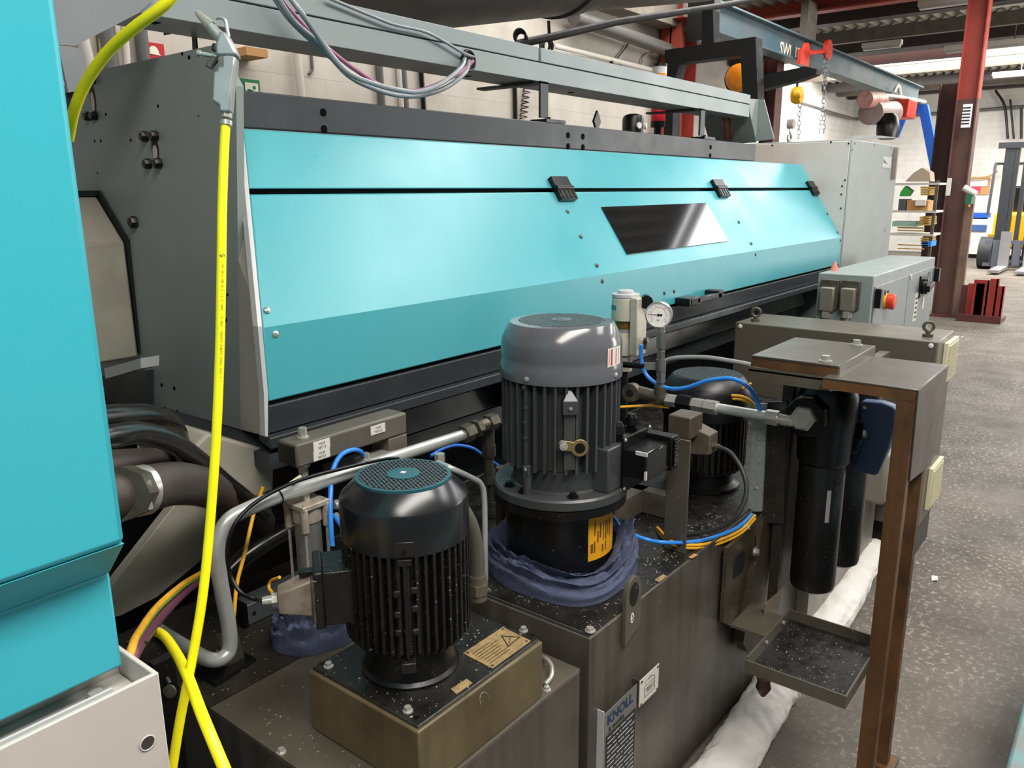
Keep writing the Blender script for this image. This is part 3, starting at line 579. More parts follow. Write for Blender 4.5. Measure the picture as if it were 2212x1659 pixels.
# sagging cable bundle
def c2(x, y): return (500+x*.2803, y*.2803)
def cab(name, pts, r, mat, label, ys=None, cat='cable'):
    o = []
    for i, q in enumerate(pts):
        o.append(P(*c2(*q), y=(ys[i] if ys else 1.92)))
    return tag(MB().tube(o, r, n=10).build(name, mat), label, cat)
Y7 = [1.88, 1.86, 1.88, 1.86, 1.86, 1.86, 1.86, 1.87, 1.90, 1.95]
cab('grey_cable', [(420, -60), (560, 130), (700, 330), (880, 545), (1080, 640), (1300, 695), (1450, 705), (1620, 640), (1770, 520), (1800, 440)], .0075, GREYC, 'grey cable on top of the sagging bundle in front of the duct', Y7)
cab('grey_cable', [(330, -60), (480, 160), (680, 340), (900, 580), (1120, 690), (1300, 735), (1470, 735), (1660, 670), (1800, 560), (1830, 470)], .0075, GREYC, 'grey cable lowest in the sagging bundle in front of the duct', [1.9]*9+[1.95])
cab('mauve_cable', [(360, -30), (470, 100), (620, 260), (800, 420), (960, 540), (1160, 660), (1400, 700), (1560, 660), (1760, 560), (1860, 470)], .0065, PINKC, 'mauve cable woven through the sagging grey cables', [1.9]*9+[1.95])
cab('dark_cable', [(300, -60), (430, 130), (600, 300), (740, 420), (900, 560), (1060, 650)], .007, GREYC, 'grey cable running behind the mauve one at upper left', [1.91]*6)
cab('thin_grey_cable', [(740, -20), (860, 30), (1100, 130), (1260, 190), (1480, 240), (1640, 320), (1790, 410), (1870, 440)], .005, GREYC, 'single thin grey cable sloping over the duct lid', [1.93]*7+[1.95])
# ------------------------------------------------------------------ teal cabinet, left foreground
TC = thing('teal_cabinet', 'large teal painted cabinet filling the left foreground', 'cabinet', (0, 1.0, 0))
def cabx(px, py): q = P(px, py, y=.851); return q.x
MB().prism([V(-.9, .851, 1.271), V(.379, .851, 1.271), V(.379, .851, 2.35), V(-.9, .851, 2.35)], (0, .25, 0)).build('upper_door', TEAL, TC, bevel=.008)
MB().loft([V(-.9, .853, 1.271), V(.377, .853, 1.271), V(.377, 1.09, 1.271), V(-.9, 1.09, 1.271)], [V(-.9, .895, 1.224), V(.375, .895, 1.224), V(.375, 1.09, 1.224), V(-.9, 1.09, 1.224)]).build('chamfer', TEAL, TC)
MB().box(-.9, .376, .896, 1.09, 1.10, 1.224).build('lower_panel', TEAL, TC, bevel=.004)
# open grey trough below
GB = thing('drip_trough', 'open-topped pale grey sheet trough below the teal cabinet', 'trough', (0, .88, .5))
b = MB(); b.box(-.9, .396, .850, .856, .55, 1.10); b.box(.390, .396, .856, .95, .55, 1.10); b.box(-.9, .390, .94, .946, .55, 1.11); b.build('shell', GREYL, GB, bevel=.0015)
MB().box(-.9, .388, .857, .939, 1.06, 1.067).build('floor', GREYL, GB)
b = MB(); b.box(-.9, .355, .880, .884, 1.067, 1.088); b.build('inner_rail', GREYE, GB)
b = MB(); b.box(-.9, .30, .862, .874, 1.067, 1.070); b.build('dark_slot', VOID, GB)
b = MB(); b.box(-.9, .30, .875, .878, 1.067, 1.078); b.build('slot_lip', GREYE, GB)
bolt(V(.345, .905, 1.067), .009).build('bolt', STEEL, GB)
c = P(319, 1605, y=.849); MB().cyl(c, c+V(0, .002, 0), .0085, n=24).build('round_hole', M('hole_brown', '3c3430', .6), GB); MB().ring(c, .0088, .0008, (0, 1, 0)).build('hole_rim', GREYE, GB)
# ------------------------------------------------------------------ beige castings behind the cabinet
BC = thing('headstock_casting', 'beige rounded housing standing against the grey side panel', 'housing', (1.0, 2.2, 1.2))
h1_, h2_, h3_ = P(210, 425, x=1.14), P(270, 524, x=1.14), P(300, 772, x=1.14)
prof(-.3, 1.14, [(h1_.y, h1_.z), (h2_.y, h2_.z), (h3_.y, h3_.z), (2.6, h3_.z), (2.6, h1_.z)]).build('housing', BEIGE, BC, bevel=.008)
prof(1.141, 1.149, [(h1_.y-.006, h1_.z+.018), (h2_.y-.012, h2_.z+.006), (h3_.y+.002, h3_.z+.01), (2.6, h3_.z+.01), (2.6, h1_.z+.018)]).build('seal', VOID, BC)
prof(-.3, 1.139, [(h1_.y-.002, h1_.z+.018), (h1_.y-.002, h1_.z+.002), (2.6, h1_.z+.002), (2.6, h1_.z+.018)]).build('top_seal', VOID, BC)
MB().prism(P4([(225, 796), (304, 774), (304, 796), (228, 818)], x=.99), (.05, 0, 0)).build('white_ledge', GREYE, BC)
DB = thing('machine_bed', 'beige cast machine bed below the grey side panel', 'machine bed', (1.0, 1.8, 0))
b = MB(); pts = P4([(150, 822), (318, 800), (320, 900), (150, 915)], x=1.13); b.prism(pts, (.018, 0, 0)); b.build('dark_cover', ANTH, DB)
b = MB(); b.prism(P4([(235, 1275), (395, 1068), (470, 1085), (470, 1170), (430, 1215), (340, 1290), (262, 1330), (150, 1360), (150, 1300)], y=1.7), (0, .03, 0)); b.build('lower_casting', BEIGE, DB, bevel=.002)
b = MB(); b.prism(P4([(400, 985), (450, 935), (580, 972), (592, 985), (592, 1060), (500, 1100), (460, 1080)], y=1.66), (0, .25, 0)); b.build('upper_casting', BEIGE, DB, bevel=.008)
b = MB(); b.prism(P4([(395, 1000), (415, 985), (455, 1010), (450, 1025)], y=1.65), (0, .02, 0)); b.build('bright_plate', GREYE, DB)
MB().box(1.07, 1.20, 1.60, 2.25, .995, 1.035).build('dark_flange', ANTH, DB)
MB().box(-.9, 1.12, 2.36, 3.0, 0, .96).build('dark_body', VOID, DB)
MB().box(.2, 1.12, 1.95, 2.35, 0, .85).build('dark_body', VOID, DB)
# ------------------------------------------------------------------ hydraulic base tank
HT = thing('hydraulic_tank', 'low oily brown steel tank at bottom left carrying the pump box', 'tank', (1.0, 1.3, 0))
MB().box(.733, 1.31, .852, 1.80, .08, .626).build('body', TANK, HT, bevel=.002)
MB().box(.733, 1.308, 1.375, 1.80, .626, .631).build('rear_cover_plate', M('dark_oily_plate', '2f2b25', .35, dirt=.5, dcol='15120f', dscale=8, speck=.6), HT)
MB().box(.733, 1.31, .852, 1.373, .626, .631).build('front_cover_plate', OLIVE, HT, bevel=.001)
bolt(P(608, 1625, z=.631), .0065).build('bolt', STEEL, HT)
bolt(P(1181, 1490, z=.631), .006).build('bolt', STEEL, HT)
MB().tube([P(1178, 1478, z=.64), P(1190, 1462, z=.645), P(1192, 1440, z=.65), P(1182, 1425, z=.65), P(1172, 1420, z=.64)], .005).build('wire_handle', STEEL, HT)
b = MB(); c = P(585, 1545, z=.6312)
# ------------------------------------------------------------------ pump box
PBX = thing('pump_box', 'square olive steel box with black lid under the small motor', 'box', (1.0, 1.0, .631))
MB().box(.82, 1.178, .857, 1.155, .6315, .760).build('casing', OLIVEB, PBX, bevel=.004)
MB().box(.826, 1.172, .863, 1.149, .760, .766).build('lid', TOPB, PBX, bevel=.003)
for px, py in ((710, 1440), (881, 1536), (1131, 1363)): bolt(P(px, py, z=.766), .0065, h=.008).build('bolt', STEEL, PBX)
for px, py in ((695, 1432), (901, 1550), (1150, 1372)):
    c = P(px, py, z=.7662); MB().cyl(c, c+V(0, 0, .0006), .005).build('plug', BLKR, PBX)
q = [P(x, y, z=.7665) for x, y in ((1000, 1412), (1086, 1355), (1147, 1385), (1064, 1445))]
b = MB(); b.prism(q, (0, 0, .001)); wpl = b.build('warning_plate', BRASS, PBX, label='tarnished brass plate with black warning triangle')
def lerp2(q, u, v): return (q[0]*(1-u)+q[1]*u)*(1-v)+(q[3]*(1-u)+q[2]*u)*v
zt = V(0, 0, .0014)
b = MB(); T3 = [lerp2(q, .62, .10)+zt, lerp2(q, .62, .56)+zt, lerp2(q, .95, .33)+zt]
T3 = [P(1082, 1373, z=.768), P(1124, 1376, z=.768), P(1098, 1397, z=.768)]
cc = (T3[0]+T3[1]+T3[2])/3
for i in range(3):
    a, c = T3[i], T3[(i+1) % 3]; b.prism([a, c, cc+(c-cc)*.84, cc+(a-cc)*.84], (0, 0, .0004))
b.prism([cc+V(-.002, -.0, 0)+(T3[2]-cc)*.1, cc+V(.002, .0, 0)+(T3[2]-cc)*.1, cc-(T3[2]-cc)*.35], (0, 0, .0004)); b.cyl(cc+(T3[2]-cc)*.35, cc+(T3[2]-cc)*.35+V(0, 0, .0004), .0018, n=10)
b.build('triangle_mark', INK, wpl)
b = MB(); ux = (q[1]-q[0]).normalized(); uy = (q[0]-q[3]).normalized()
for k in range(7):
    v = .2+k*.1; a = lerp2(q, .08, v)+zt; c = lerp2(q, .5+.04*((k*3) % 4), v)+zt; b.prism([a, c, c-uy*.0022, a-uy*.0022], (0, 0, .0003))
b.build('printed_lines', M('faded_print', '5a4830', .6), wpl)
for u, v in ((.06, .08), (.94, .08), (.94, .92), (.06, .92)): c = lerp2(q, u, v); MB().lathe(c+V(0, 0, .001), [(.003, 0), (.0025, .0012), (.001, .0016)], (0, 0, 1), 10).build('rivet', DSTEEL, wpl)
q = [P(x, y, z=.7665) for x, y in ((974, 1489), (1008, 1467), (1021, 1476), (986, 1500))]
stg = MB().prism(q, (0, 0, .001)).build('small_tag', BRASS, PBX)
for u in (.12, .88): c = lerp2(q, u, .5); MB().cyl(c, c+V(0, 0, .002), .0022, n=10).build('rivet', STEEL, stg)
a = P(1048, 1496, y=.8565); b = MB(); b.tube([P(1038, 1522, y=.8565), P(1037, 1505, y=.8565), P(1044, 1495, y=.8565), P(1053, 1500, y=.8565), P(1059, 1511, y=.8565)], .0004, n=4); b.build('scratch_mark', GREYE, PBX)
# ------------------------------------------------------------------ motors
def grille(mb, c, r, z, step, w_, th=.0015, ang=.6):
    for k in range(2):
        d = V(math.cos(ang+k*math.pi/2), math.sin(ang+k*math.pi/2), 0); e = V(-d.y, d.x, 0); n = int(r/step)
        for i in range(-n, n+1):
            o = i*step; L_ = math.sqrt(max(0, r*r-o*o))
            if L_ > .004: mb.obox(V(c[0], c[1], z)+e*o, d*L_, e*w_, V(0, 0, th))
def finned(c, r0, r1, z0, z1, n=44, taper=0, fw=.42):
    vs = []
    for i in range(n):
        t = 2*math.pi*i/n; dt = 2*math.pi/n
        for a, r in ((-.5, r0), (-fw/2-.02, r0), (-fw/2+.03, r1), (fw/2-.03, r1), (fw/2+.02, r0)): vs.append((r, t+a*dt))
    A = [V(c[0]+r*math.cos(t), c[1]+r*math.sin(t), z0) for r, t in vs]; B_ = [V(c[0]+r*math.cos(t), c[1]+r*math.sin(t), z1) for r, t in vs]
    A2 = [V(c[0]+min(r, r0+(r-r0)*.3)*math.cos(t), c[1]+min(r, r0+(r-r0)*.3)*math.sin(t), z0-taper) for r, t in vs]
    b = MB()
    if taper: b.loft(A2, A)
    b.loft(A, B_); return b
# small black motor
M1 = (.954, 1.01); m1 = thing('electric_motor', 'small black finned motor with round teal fan grille on the pump box', 'motor', (M1[0], M1[1], .766)); m1['group'] = 'pump motors'
MB().lathe((M1[0], M1[1], 0), [(.094, .766), (.094, .772), (.088, .778), (.086, .79), (.084, .84)], n=64).build('foot_flange', BLK, m1)
finned(M1, .098, .118, .855, 1.045, 46, .018).build('finned_body', BLKG, m1, smooth=False)
MB().lathe((M1[0], M1[1], 0), [(.1165, 1.040), (.118, 1.041), (.118, 1.112), (.1165, 1.117), (.090, 1.144), (.088, 1.146), (.001, 1.146)], n=72).build('fan_cover', BCOV, m1)
b = MB(); b.lathe((M1[0], M1[1], 0), [(.0865, 1.145), (.0865, 1.151), (.081, 1.1515), (.080, 1.148), (.001, 1.148)], n=64); b.lathe((M1[0], M1[1], 0), [(.030, 1.148), (.030, 1.1535), (.026, 1.154), (.001, 1.154)], n=36); b.build('grille_ring', TEALD, m1, label='dark teal grille ring and hub')
b = MB(); grille(b, M1, .081, 1.1505, .0095, .0024, ang=.35); b.build('grille_mesh', M('grille_bars', '3f474b', .4), m1)
MB().obox((M1[0], M1[1], 1.1545), (.004, .002, 0), (-.002, .004, 0), (0, 0, .0008)).build('hub_mark', GREYE, m1)
def rad(C_, px, r, z, zz_=None):   # point on the cylinder side seen at pixel column px
    best = None
    for i in range(720):
        t = 2*math.pi*i/720; x, y = C_[0]+r*math.cos(t), C_[1]+r*math.sin(t)
        if (x*math.cos(t)+y*math.sin(t)) > 0: continue
        e = abs(Q(x, y, z)[0]-px)
        if best is None or e < best[0]: best = (e, t)
    t = best[1]; return V(C_[0]+r*math.cos(t), C_[1]+r*math.sin(t), z), V(math.cos(t), math.sin(t), 0), V(-math.sin(t), math.cos(t), 0)
p, n_, t_ = rad(M1, 873, .118, 1.05)
MB().obox(p+V(0, 0, .008)+n_*.001, t_*.017, n_*.003, V(0, 0, .014)).build('cover_lug', BCOV, m1, bevel=.001)
MB().lathe(p+n_*.004+V(0, 0, .003), [(.0045, 0), (.0045, .002), (.002, .003)], n_, 12).build('screw', BLKR, m1)
MB().obox(p-V(0, 0, .016), t_*.012, n_*.006, V(0, 0, .006)).build('casting_lug', BLKG, m1, bevel=.001)
MB().cyl(p-V(0, 0, .02)+n_*.002, p-V(0, 0, .20)+n_*.002, .0035).build('tie_rod', BLKG, m1)
MB().obox(p-V(0, 0, .215), t_*.013, n_*.012, V(0, 0, .010)).build('rod_foot', BLKG, m1, bevel=.002)
for s_, dz in ((-1, -.075), (-1, -.115), (-1, -.15), (1, -.07), (1, -.105), (1, -.15)):
    MB().obox(p+t_*.015*s_+V(0, 0, dz), t_*.006, n_*.003, V(0, 0, .006)).build('casting_boss', BLKG, m1, bevel=.002)
# terminal box + connector hood
o_ = V(-.80, .60, 0); tt = V(-.60, -.80, 0); c0 = V(M1[0], M1[1], .945)
b = MB(); b.obox(c0+o_*.128, o_*.028, tt*.046, V(0, 0, .052)); b.obox(c0+o_*.163-tt*0, o_*.008, tt*.050, V(0, 0, .055)); b.build('terminal_box', BLKG, m1, bevel=.003)
b = MB(); b.obox(c0+o_*.165+V(0, 0, .045)+tt*.02, o_*.03, tt*.008, V(0, 0, .006)); b.build('locking_lever', BLKR, m1, bevel=.002)
hc = c0+o_*.205+tt*.020; b = MB()
A = [hc-tt*.026+V(0, 0, -.03)-o_*.03, hc+tt*.026+V(0, 0, -.03)-o_*.03, hc+tt*.026+V(0, 0, .040)-o_*.03, hc-tt*.026+V(0, 0, .040)-o_*.03]
B_ = [hc-tt*.020+V(0, 0, -.02)+o_*.03, hc+tt*.020+V(0, 0, -.02)+o_*.03, hc+tt*.020+V(0, 0, .018)+o_*.03, hc-tt*.020+V(0, 0, .018)+o_*.03]
b.loft(A, B_); b.build('connector_hood', M('dirty_beige_metal', '93877a', .5, .3, dirt=.7, dcol='4b3d2c', dscale=25), m1, bevel=.003)
MB().obox(hc-o_*.035, o_*.006, tt*.029, V(0, 0, .042)).build('hood_flange', DSTEEL, m1, bevel=.002)
b = MB(); g0 = hc+o_*.03; b.hexa(g0, g0+o_*.010, .0115); b.cyl(g0+o_*.010, g0+o_*.026, .009, .0075); b.build('cable_gland', STEEL, m1)
gl = g0+o_*.026
# grey motor
M2 = (1.602, 1.112); m2 = thing('electric_motor', 'large grey finned motor with glossy domed fan cover on the black cylinder', 'motor', (M2[0], M2[1], .70)); m2['group'] = 'pump motors'
Z = (M2[0], M2[1], 0)
MB().lathe(Z, [(.139, .70), (.139, .893)], n=72).build('pump_shaft_housing', M('black_cylinder', '0d0e10', .3, speck=.2), m2)
MB().lathe(Z, [(.150, .878), (.171, .884), (.171, .906), (.150, .908)], n=72).build('lower_flange', BLK, m2)
b = MB(); b.lathe(Z, [(.14, .909), (.173, .909), (.173, .929), (.168, .934), (.128, .934), (.122, .938), (.120, .985), (.12, 1.0)], n=72); b.build('upper_flange', MGREY, m2)
for px in (1238, 1132, 1100):
    p, n_, t_ = rad(M2, px, .146, .934); bolt(p, .010, h=.009).build('flange_bolt', BLKR, m2)
finned(M2, .124, .149, .992, 1.215, 36, .0, .30).build('finned_body', MGREY, m2, smooth=False)
MB().lathe(Z, [(.148, 1.208), (.1525, 1.209), (.1525, 1.240), (.1495, 1.248), (.1495, 1.262), (.1500, 1.290), (.1475, 1.303), (.131, 1.337), (.127, 1.341), (.106, 1.343), (.105, 1.340), (.001, 1.340)], n=96).build('fan_cover', MGLOSS, m2)
MB().lathe(Z, [(.104, 1.3402), (.104, 1.3405), (.001, 1.3405)], n=64).build('grille_back', BLKR, m2)
b = MB(); grille(b, M2, .104, 1.3425, .0115, .0026, ang=.25); b.lathe(Z, [(.026, 1.340), (.026, 1.345), (.02, 1.3455), (.001, 1.3455)], n=28); b.build('grille_mesh', M('grille_grey', '5b6468', .35), m2)
p, n_, t_ = rad(M2, 1213, 0.026, 1.3458); u_ = V(.57, -.82, 0); v_ = V(.82, .57, 0)
MB().text('EL', .022, V(M2[0], M2[1], 1.346)-u_*.014-v_*.008, u_, v_).build('hub_lettering', BLKR, m2)
for px in (1138, 1330):
    p, n_, t_ = rad(M2, px, .1525, 1.222); MB().lathe(p, [(.0065, 0), (.0065, .002), (.003, .004)], n_, 14).build('cover_screw', STEEL, m2)
p, n_, t_ = rad(M2, 1324, .151, 1.272)     # sticker
def curved(C_, r, pxa, pxb, za_, zb_, seg=8):
    _, na, _ = rad(C_, pxa, r, (za_+zb_)/2); _, nb, _ = rad(C_, pxb, r, (za_+zb_)/2)
    ta, tb = math.atan2(na.y, na.x), math.atan2(nb.y, nb.x)
    if tb-ta > math.pi: tb -= 2*math.pi
    if ta-tb > math.pi: tb += 2*math.pi
    vs = []; fs = []
    for i in range(seg+1):
        t = ta+(tb-ta)*i/seg
        for z in (za_, zb_): vs.append(V(C_[0]+r*math.cos(t), C_[1]+r*math.sin(t), z))
    for i in range(seg): fs.append([2*i, 2*i+2, 2*i+3, 2*i+1])
    return MB().add(vs, fs)
st = curved(M2, .1512, 1313, 1341, 1.245, 1.292, 8); st.mat(WHITEP)
b = curved(M2, .1512, 1313, 1339.5, 1.246, 1.291); stk = b.build('sticker', WHITEP, m2, label='white sticker with red bar')
curved(M2, .1515, 1320, 1323, 1.249, 1.288).build('sticker_red_bar', REDP, stk)
for k, (xa, xb) in enumerate(((1315.5, 1317), (1330, 1332), (1335.5, 1336.5))): curved(M2, .1515, xa, xb, 1.25, 1.287).build('sticker_print', M('pink_print', 'b08088', .6), stk)
p, n_, t_ = rad(M2, 1230, .140, 1.16)
b = MB(); b.obox(p+n_*.006, t_*.018, n_*.014, V(0, 0, .016)); b.loft([p+n_*.02+t_*.018+V(0, 0, .016), p+n_*.02-t_*.018+V(0, 0, .016), p-n_*.006-t_*.018+V(0, 0, .016), p-n_*.006+t_*.018+V(0, 0, .016)], [p+t_*.001+V(0, 0, .044), p-t_*.001+V(0, 0, .044), p-n_*.006-t_*.001+V(0, 0, .044), p-n_*.006+t_*.001+V(0, 0, .044)]); b.build('top_lug', MGREY, m2, bevel=.001)
b = MB(); q = p+n_*.021; b.cyl(q, q+n_*.003, .004); b.build('lug_screw', STEEL, m2)
MB().obox(p+n_*.004-V(0, 0, .085), t_*.013, n_*.006, V(0, 0, .07)).build('body_rib', MGREY, m2)
q = rad(M2, 1217, .158, 1.07)[0]; b = MB(); e2 = rad(M2, 1253, .158, 1.062)[0]
b.cyl(e2-n_*.003, e2+n_*.003, .021, n=28); b.obox((q+e2)/2, (e2-q)/2, n_*.003, V(0, 0, .012)); br = b.build('lifting_lug', M('brassy_steel', '9c8b62', .35, .7), m2, bevel=.001)
b = MB(); b.cyl(e2+n_*.0032, e2+n_*.004, .0125, n=24); b.build('lug_eye', BLKR, br)
b = MB(); b.cyl(q-n_*.01, q+n_*.012, .010); b.hexa(q+n_*.012, q+n_*.014, .006); b.build('lug_bolt', STEEL, m2)
for px, zs_ in ((1133, (1.20,)), (1136, (1.15, 1.115, 1.075))):
    for z in zs_: p, n_, t_ = rad(M2, px, .148, z); MB().lathe(p, [(.005, 0), (.005, .004), (.002, .005)], n_, 12).build('casting_pin', MGREY, m2)
p, n_, t_ = rad(M2, 1136, .147, 1.10); MB().obox(p, t_*.004, n_*.003, V(0, 0, .09)).build('body_rib', MGREY, m2)
p, n_, t_ = rad(M2, 1139, .147, .99); b = MB(); b.obox(p, t_*.009, n_*.008, V(0, 0, .018)); b.build('rod_nut_boss', MGREY, m2, bevel=.002)
MB().hexa(p+n_*.006+V(0, 0, .006), p+n_*.006+V(0, 0, .014), .005).build('rod_nut', STEEL, m2)
MB().cyl(V(p.x, p.y, .934), V(p.x, p.y, .978), .011).build('rod_foot', MGREY, m2)
# terminal box on the near side of the grey motor
yt = .945; a = P(1347, 950, y=yt); c = P(1403, 922, y=yt); d = P(1346, 1062, y=yt); zc_ = (a.z+d.z)/2
b = MB(); b.box(a.x-.062, a.x+.085, yt+.004, 1.03, d.z+.012, a.z-.012); b.build('terminal_box', MGREY, m2, bevel=.004)
MB().box(a.x-.004, a.x+.115, yt-.004, yt+.004, d.z, a.z+.004).build('terminal_cover', BLK, m2, bevel=.001)
for px, py in ((1351, 951), (1403, 922), (1348, 1056)): q = P(px, py, y=yt-.004); MB().lathe(q, [(.0048, 0), (.004, .003), (.001, .004)], (0, -1, 0), 12).build('cover_screw', STEEL, m2)
yh = .875; h0 = P(1397, 984, y=yh); h1 = P(1398, 1040, y=yh); h2 = P(1447, 965, y=yh)
b = MB(); b.box(h0.x, h2.x, yh, yt-.004, h1.z, h0.z+.004); b.build('connector_hood', M('gloss_black', '0c0d0e', .2, rv=.05), m2, bevel=.004)
MB().box(h0.x-.001, h0.x+.004, yh-.001, yh+.005, h1.z+.004, h1.z+.026).build('worn_corner', GREYE, m2)
MB().box(h0.x-.0012, h0.x+.003, yh-.0012, yh+.03, h0.z-.004, h0.z+.0052).build('worn_edge', GREYE, m2)
MB().box(h2.x, h2.x+.035, yh-.006, yt+.01, h1.z-.006, h0.z+.016).build('connector_base', BLKR, m2, bevel=.003)
b = MB(); b.box(h2.x+.004, h2.x+.030, yh-.012, yh-.007, h1.z+.006, h0.z+.01)
b.build('locking_lever', BLKR, m2, bevel=.001)
b = MB()
for k in range(4):
    zz_ = h1.z+.014+k*.017
    for s_ in (-1, 1): b.obox(V(h2.x+.017, yh-.0125, zz_), V(.009, 0, .007*s_), V(-.0007*s_, 0, .001), V(0, .0008, 0))
b.build('lever_crosshatch', DSTEEL, m2)
for (px, py, hh) in ((1335, 940, .042), (1364, 915, .038)):
    q = P(px, py, y=.972 if px < 1350 else .985); q = V(q.x, q.y, a.z-.012); b = MB(); b.hexa(q, q+V(0, 0, .014), .0165); b.cyl(q+V(0, 0, .014), q+V(0, 0, .022), .012); b.cyl(q+V(0, 0, .02), q+V(0, 0, .040), .017, .015, n=14); b.cyl(q+V(0, 0, .040), q+V(0, 0, .048), .013, .010); b.build('cable_gland', BLKR, m2)
# orange label on the cylinder
p0 = rad(M2, 1270, .1395, .80); curved(M2, .1396, 1271, 1323.5, .755, .876, 14).build('orange_label', ORNG, m2, label='orange printed label')
OP = M('orange_print', '6b4a10', .6)
for k, (xa, xb, z0_, z1_) in enumerate(((1276, 1281, .775, .80), (1283, 1286, .775, .805), (1284, 1287, .82, .86), (1290, 1293, .80, .83), (1296, 1299, .81, .85), (1300, 1303, .77, .79), (1303, 1305, .80, .85), (1307, 1309, .77, .795), (1307, 1310, .80, .85), (1312, 1314, .81, .85), (1316, 1318, .80, .855))): curved(M2, .1399, xa, xb, z0_, z1_, 3).build('label_print', OP, [o for o in m2.children if o.name.startswith('orange_label')][0])
# rear black motor
rd = ray(1527, 840); k = 2.60/math.hypot(rd[0], rd[1]); M3 = (rd[0]*k, rd[1]*k)
m3 = thing('electric_motor', 'rear black greasy motor half hidden behind the pressure gauge', 'motor', (M3[0], M3[1], .70)); m3['group'] = 'pump motors'
def zat(px, py, C_): # height at pixel row for the axis
    lo = 0; hi = 2
    for _ in range(40):
        mid = (lo+hi)/2
        if Q(C_[0], C_[1], mid)[1] > py: lo = mid
        else: hi = mid
    return lo
zd = zat(1527, 808, M3)
S3 = 1.02
MB().lathe((M3[0], M3[1], 0), [(.135, zd-.13), (.140, zd-.129), (.141, zd-.05), (.135, zd-.03), (.115, zd-.004), (.110, zd), (.001, zd)], n=72).build('fan_cover', M('rear_black', '101113', .4), m3)
b = MB(); grille(b, M3, .102, zd+.001, .0115, .0028, ang=.3); b.build('grille_mesh', M('grille_bars', '3f474b'), m3)
finned(M3, .112, .135, .78, zd-.13, 40, .02).build('finned_body', BLKG, m3, smooth=False)
MB().lathe((M3[0], M3[1], 0), [(.12, .70), (.12, .71), (.10, .72), (.10, .79)], n=40).build('foot_flange', BLK, m3)
# ------------------------------------------------------------------ KNOLL coolant tank
KT = thing('coolant_tank', 'big dark brown-grey coolant tank with oily black top and maker plate', 'tank', (2.5, 1.3, 0))
MB().box(1.335, 3.66, .843, 1.72, .05, .6945).build('body', TANK, KT, bevel=.003)
MB().box(1.352, 3.64, .850, 1.70, .6945, .6975).build('top_plate', TOPB, KT)
MB().box(1.338, 1.347, .850, 1.70, .6945, .6955).build('rim_groove', VOID, KT)
bolt(P(1275, 1363, z=.6975), .0085, h=.007).build('bolt', STEEL, KT)
q = [P(x, y, z=.698) for x, y in ((1414, 1253), (1432, 1241), (1441, 1245), (1424, 1258))]; MB().prism(q, (0, 0, .0008)).build('small_tag', BRASS, KT)
q = [P(x, y, z=.698) for x, y in ((1487, 1204), (1500, 1196), (1508, 1199), (1494, 1207))]; MB().prism(q, (0, 0, .001)).build('wooden_chip', WOODC, KT)
# lifting lug
L0 = P(1365, 1282, y=.838); b = MB(); pts = []
for k in range(13): t = math.pi*k/12; pts.append(V(L0.x+.036*math.cos(t), .832, L0.z+.045*math.sin(t)+.0))
zlo = P(1335, 1405, y=.838).z
b.prism(pts+[V(L0.x-.036, .832, zlo+.03), V(L0.x-.036, .832, zlo), V(L0.x+.036, .832, zlo+.03)], (0, .0105, 0)); b.build('lifting_lug', OLIVE, KT, bevel=.001)
c = V(L0.x, .8315, L0.z); b = MB(); b.prism([c+V(.021*math.cos(t*math.pi/12), 0, .030*math.sin(t*math.pi/12)) for t in range(24)], (0, .0003, 0)); b.build('lug_eye', TOPB, KT)
c = P(1366, 1335, y=.831); b = MB(); b.prism([c+V(.008*math.cos(t*math.pi/12), 0, .0135*math.sin(t*math.pi/12)) for t in range(24)], (0, .0004, 0)); b.build('hook_sticker', WHITEP, KT)
b = MB(); b.tube([c+V(0, -.0004, .008), c+V(.001, -.0004, .003), c+V(.003, -.0004, -.002), c+V(0, -.0004, -.007), c+V(-.003, -.0004, -.004)], .0008, n=5); b.build('hook_symbol', INK, KT)
# maker plate and capacity plate on standoff brackets
def plate(name, x0, x1, z0, z1, y, mat, lab=None): return MB().box(x0, x1, y-.0015, y, z0, z1).build(name, mat, KT, label=lab)
A = P(1305, 1575, y=.825); B_ = P(1375, 1474, y=.825)
x0, x1, zt_, zb_ = A.x, B_.x, B_.z-.004, .27
for k in range(1): MB().box(x0-.002, x0, .825, .843, zb_, zt_+.006).build('plate_bracket', GREYE, KT); 
pl = plate('maker_plate', x0, x1, zb_, zt_, .825, M('plate_aluminium', '8d8d88', .4, .5), 'grey maker plate with KNOLL lettering')
MB().box(x0+.006, x1-.004, .8225, .8235, zb_, zt_-.062).build('maker_plate_panel', M('plate_black', '1c1f22', .5), pl)
MB().text('KNOLL', .036, V(x0+.010, .8230, zt_-.036), (1, 0, 0), (0, 0, 1), bold=.0009).build('maker_lettering', NAVY, pl)
MB().text('.it works', .021, V(x0+.012, .8230, zt_-.057), (1, 0, 0), (0, 0, 1), bold=.0004).build('maker_slogan', INK, pl)
b = MB(); r_ = random.Random(3)
for k in range(14):
    z = zt_-.073-k*.0125; x = x0+.012
    while x < x1-.02:
        l = r_.uniform(.006, .05); b.box(x, min(x+l, x1-.01), .8218, .8224, z, z+.0026); x += l+.006
b.build('plate_text_lines', M('plate_print', 'b0b2b0', .6), pl)
MB().text('CE', .022, V(x0+.012, .8222, .315), (1, 0, 0), (0, 0, 1)).build('ce_mark', WHITEP, pl)
A = P(1379, 1520, y=.825); B_ = P(1422, 1430, y=.825); x0, x1 = A.x, B_.x; zt_ = P(1422, 1432, y=.825).z; zb_ = P(1381, 1526, y=.825).z
cpl = plate('capacity_plate', x0, x1, zb_, zt_, .824, WHITEP, 'white plate with a tank level diagram')
MB().box(x0-.002, x0, .824, .843, zb_+.01, zt_+.002).build('plate_bracket', TANK, KT)
b = MB(); w_ = x1-x0; h_ = zt_-zb_
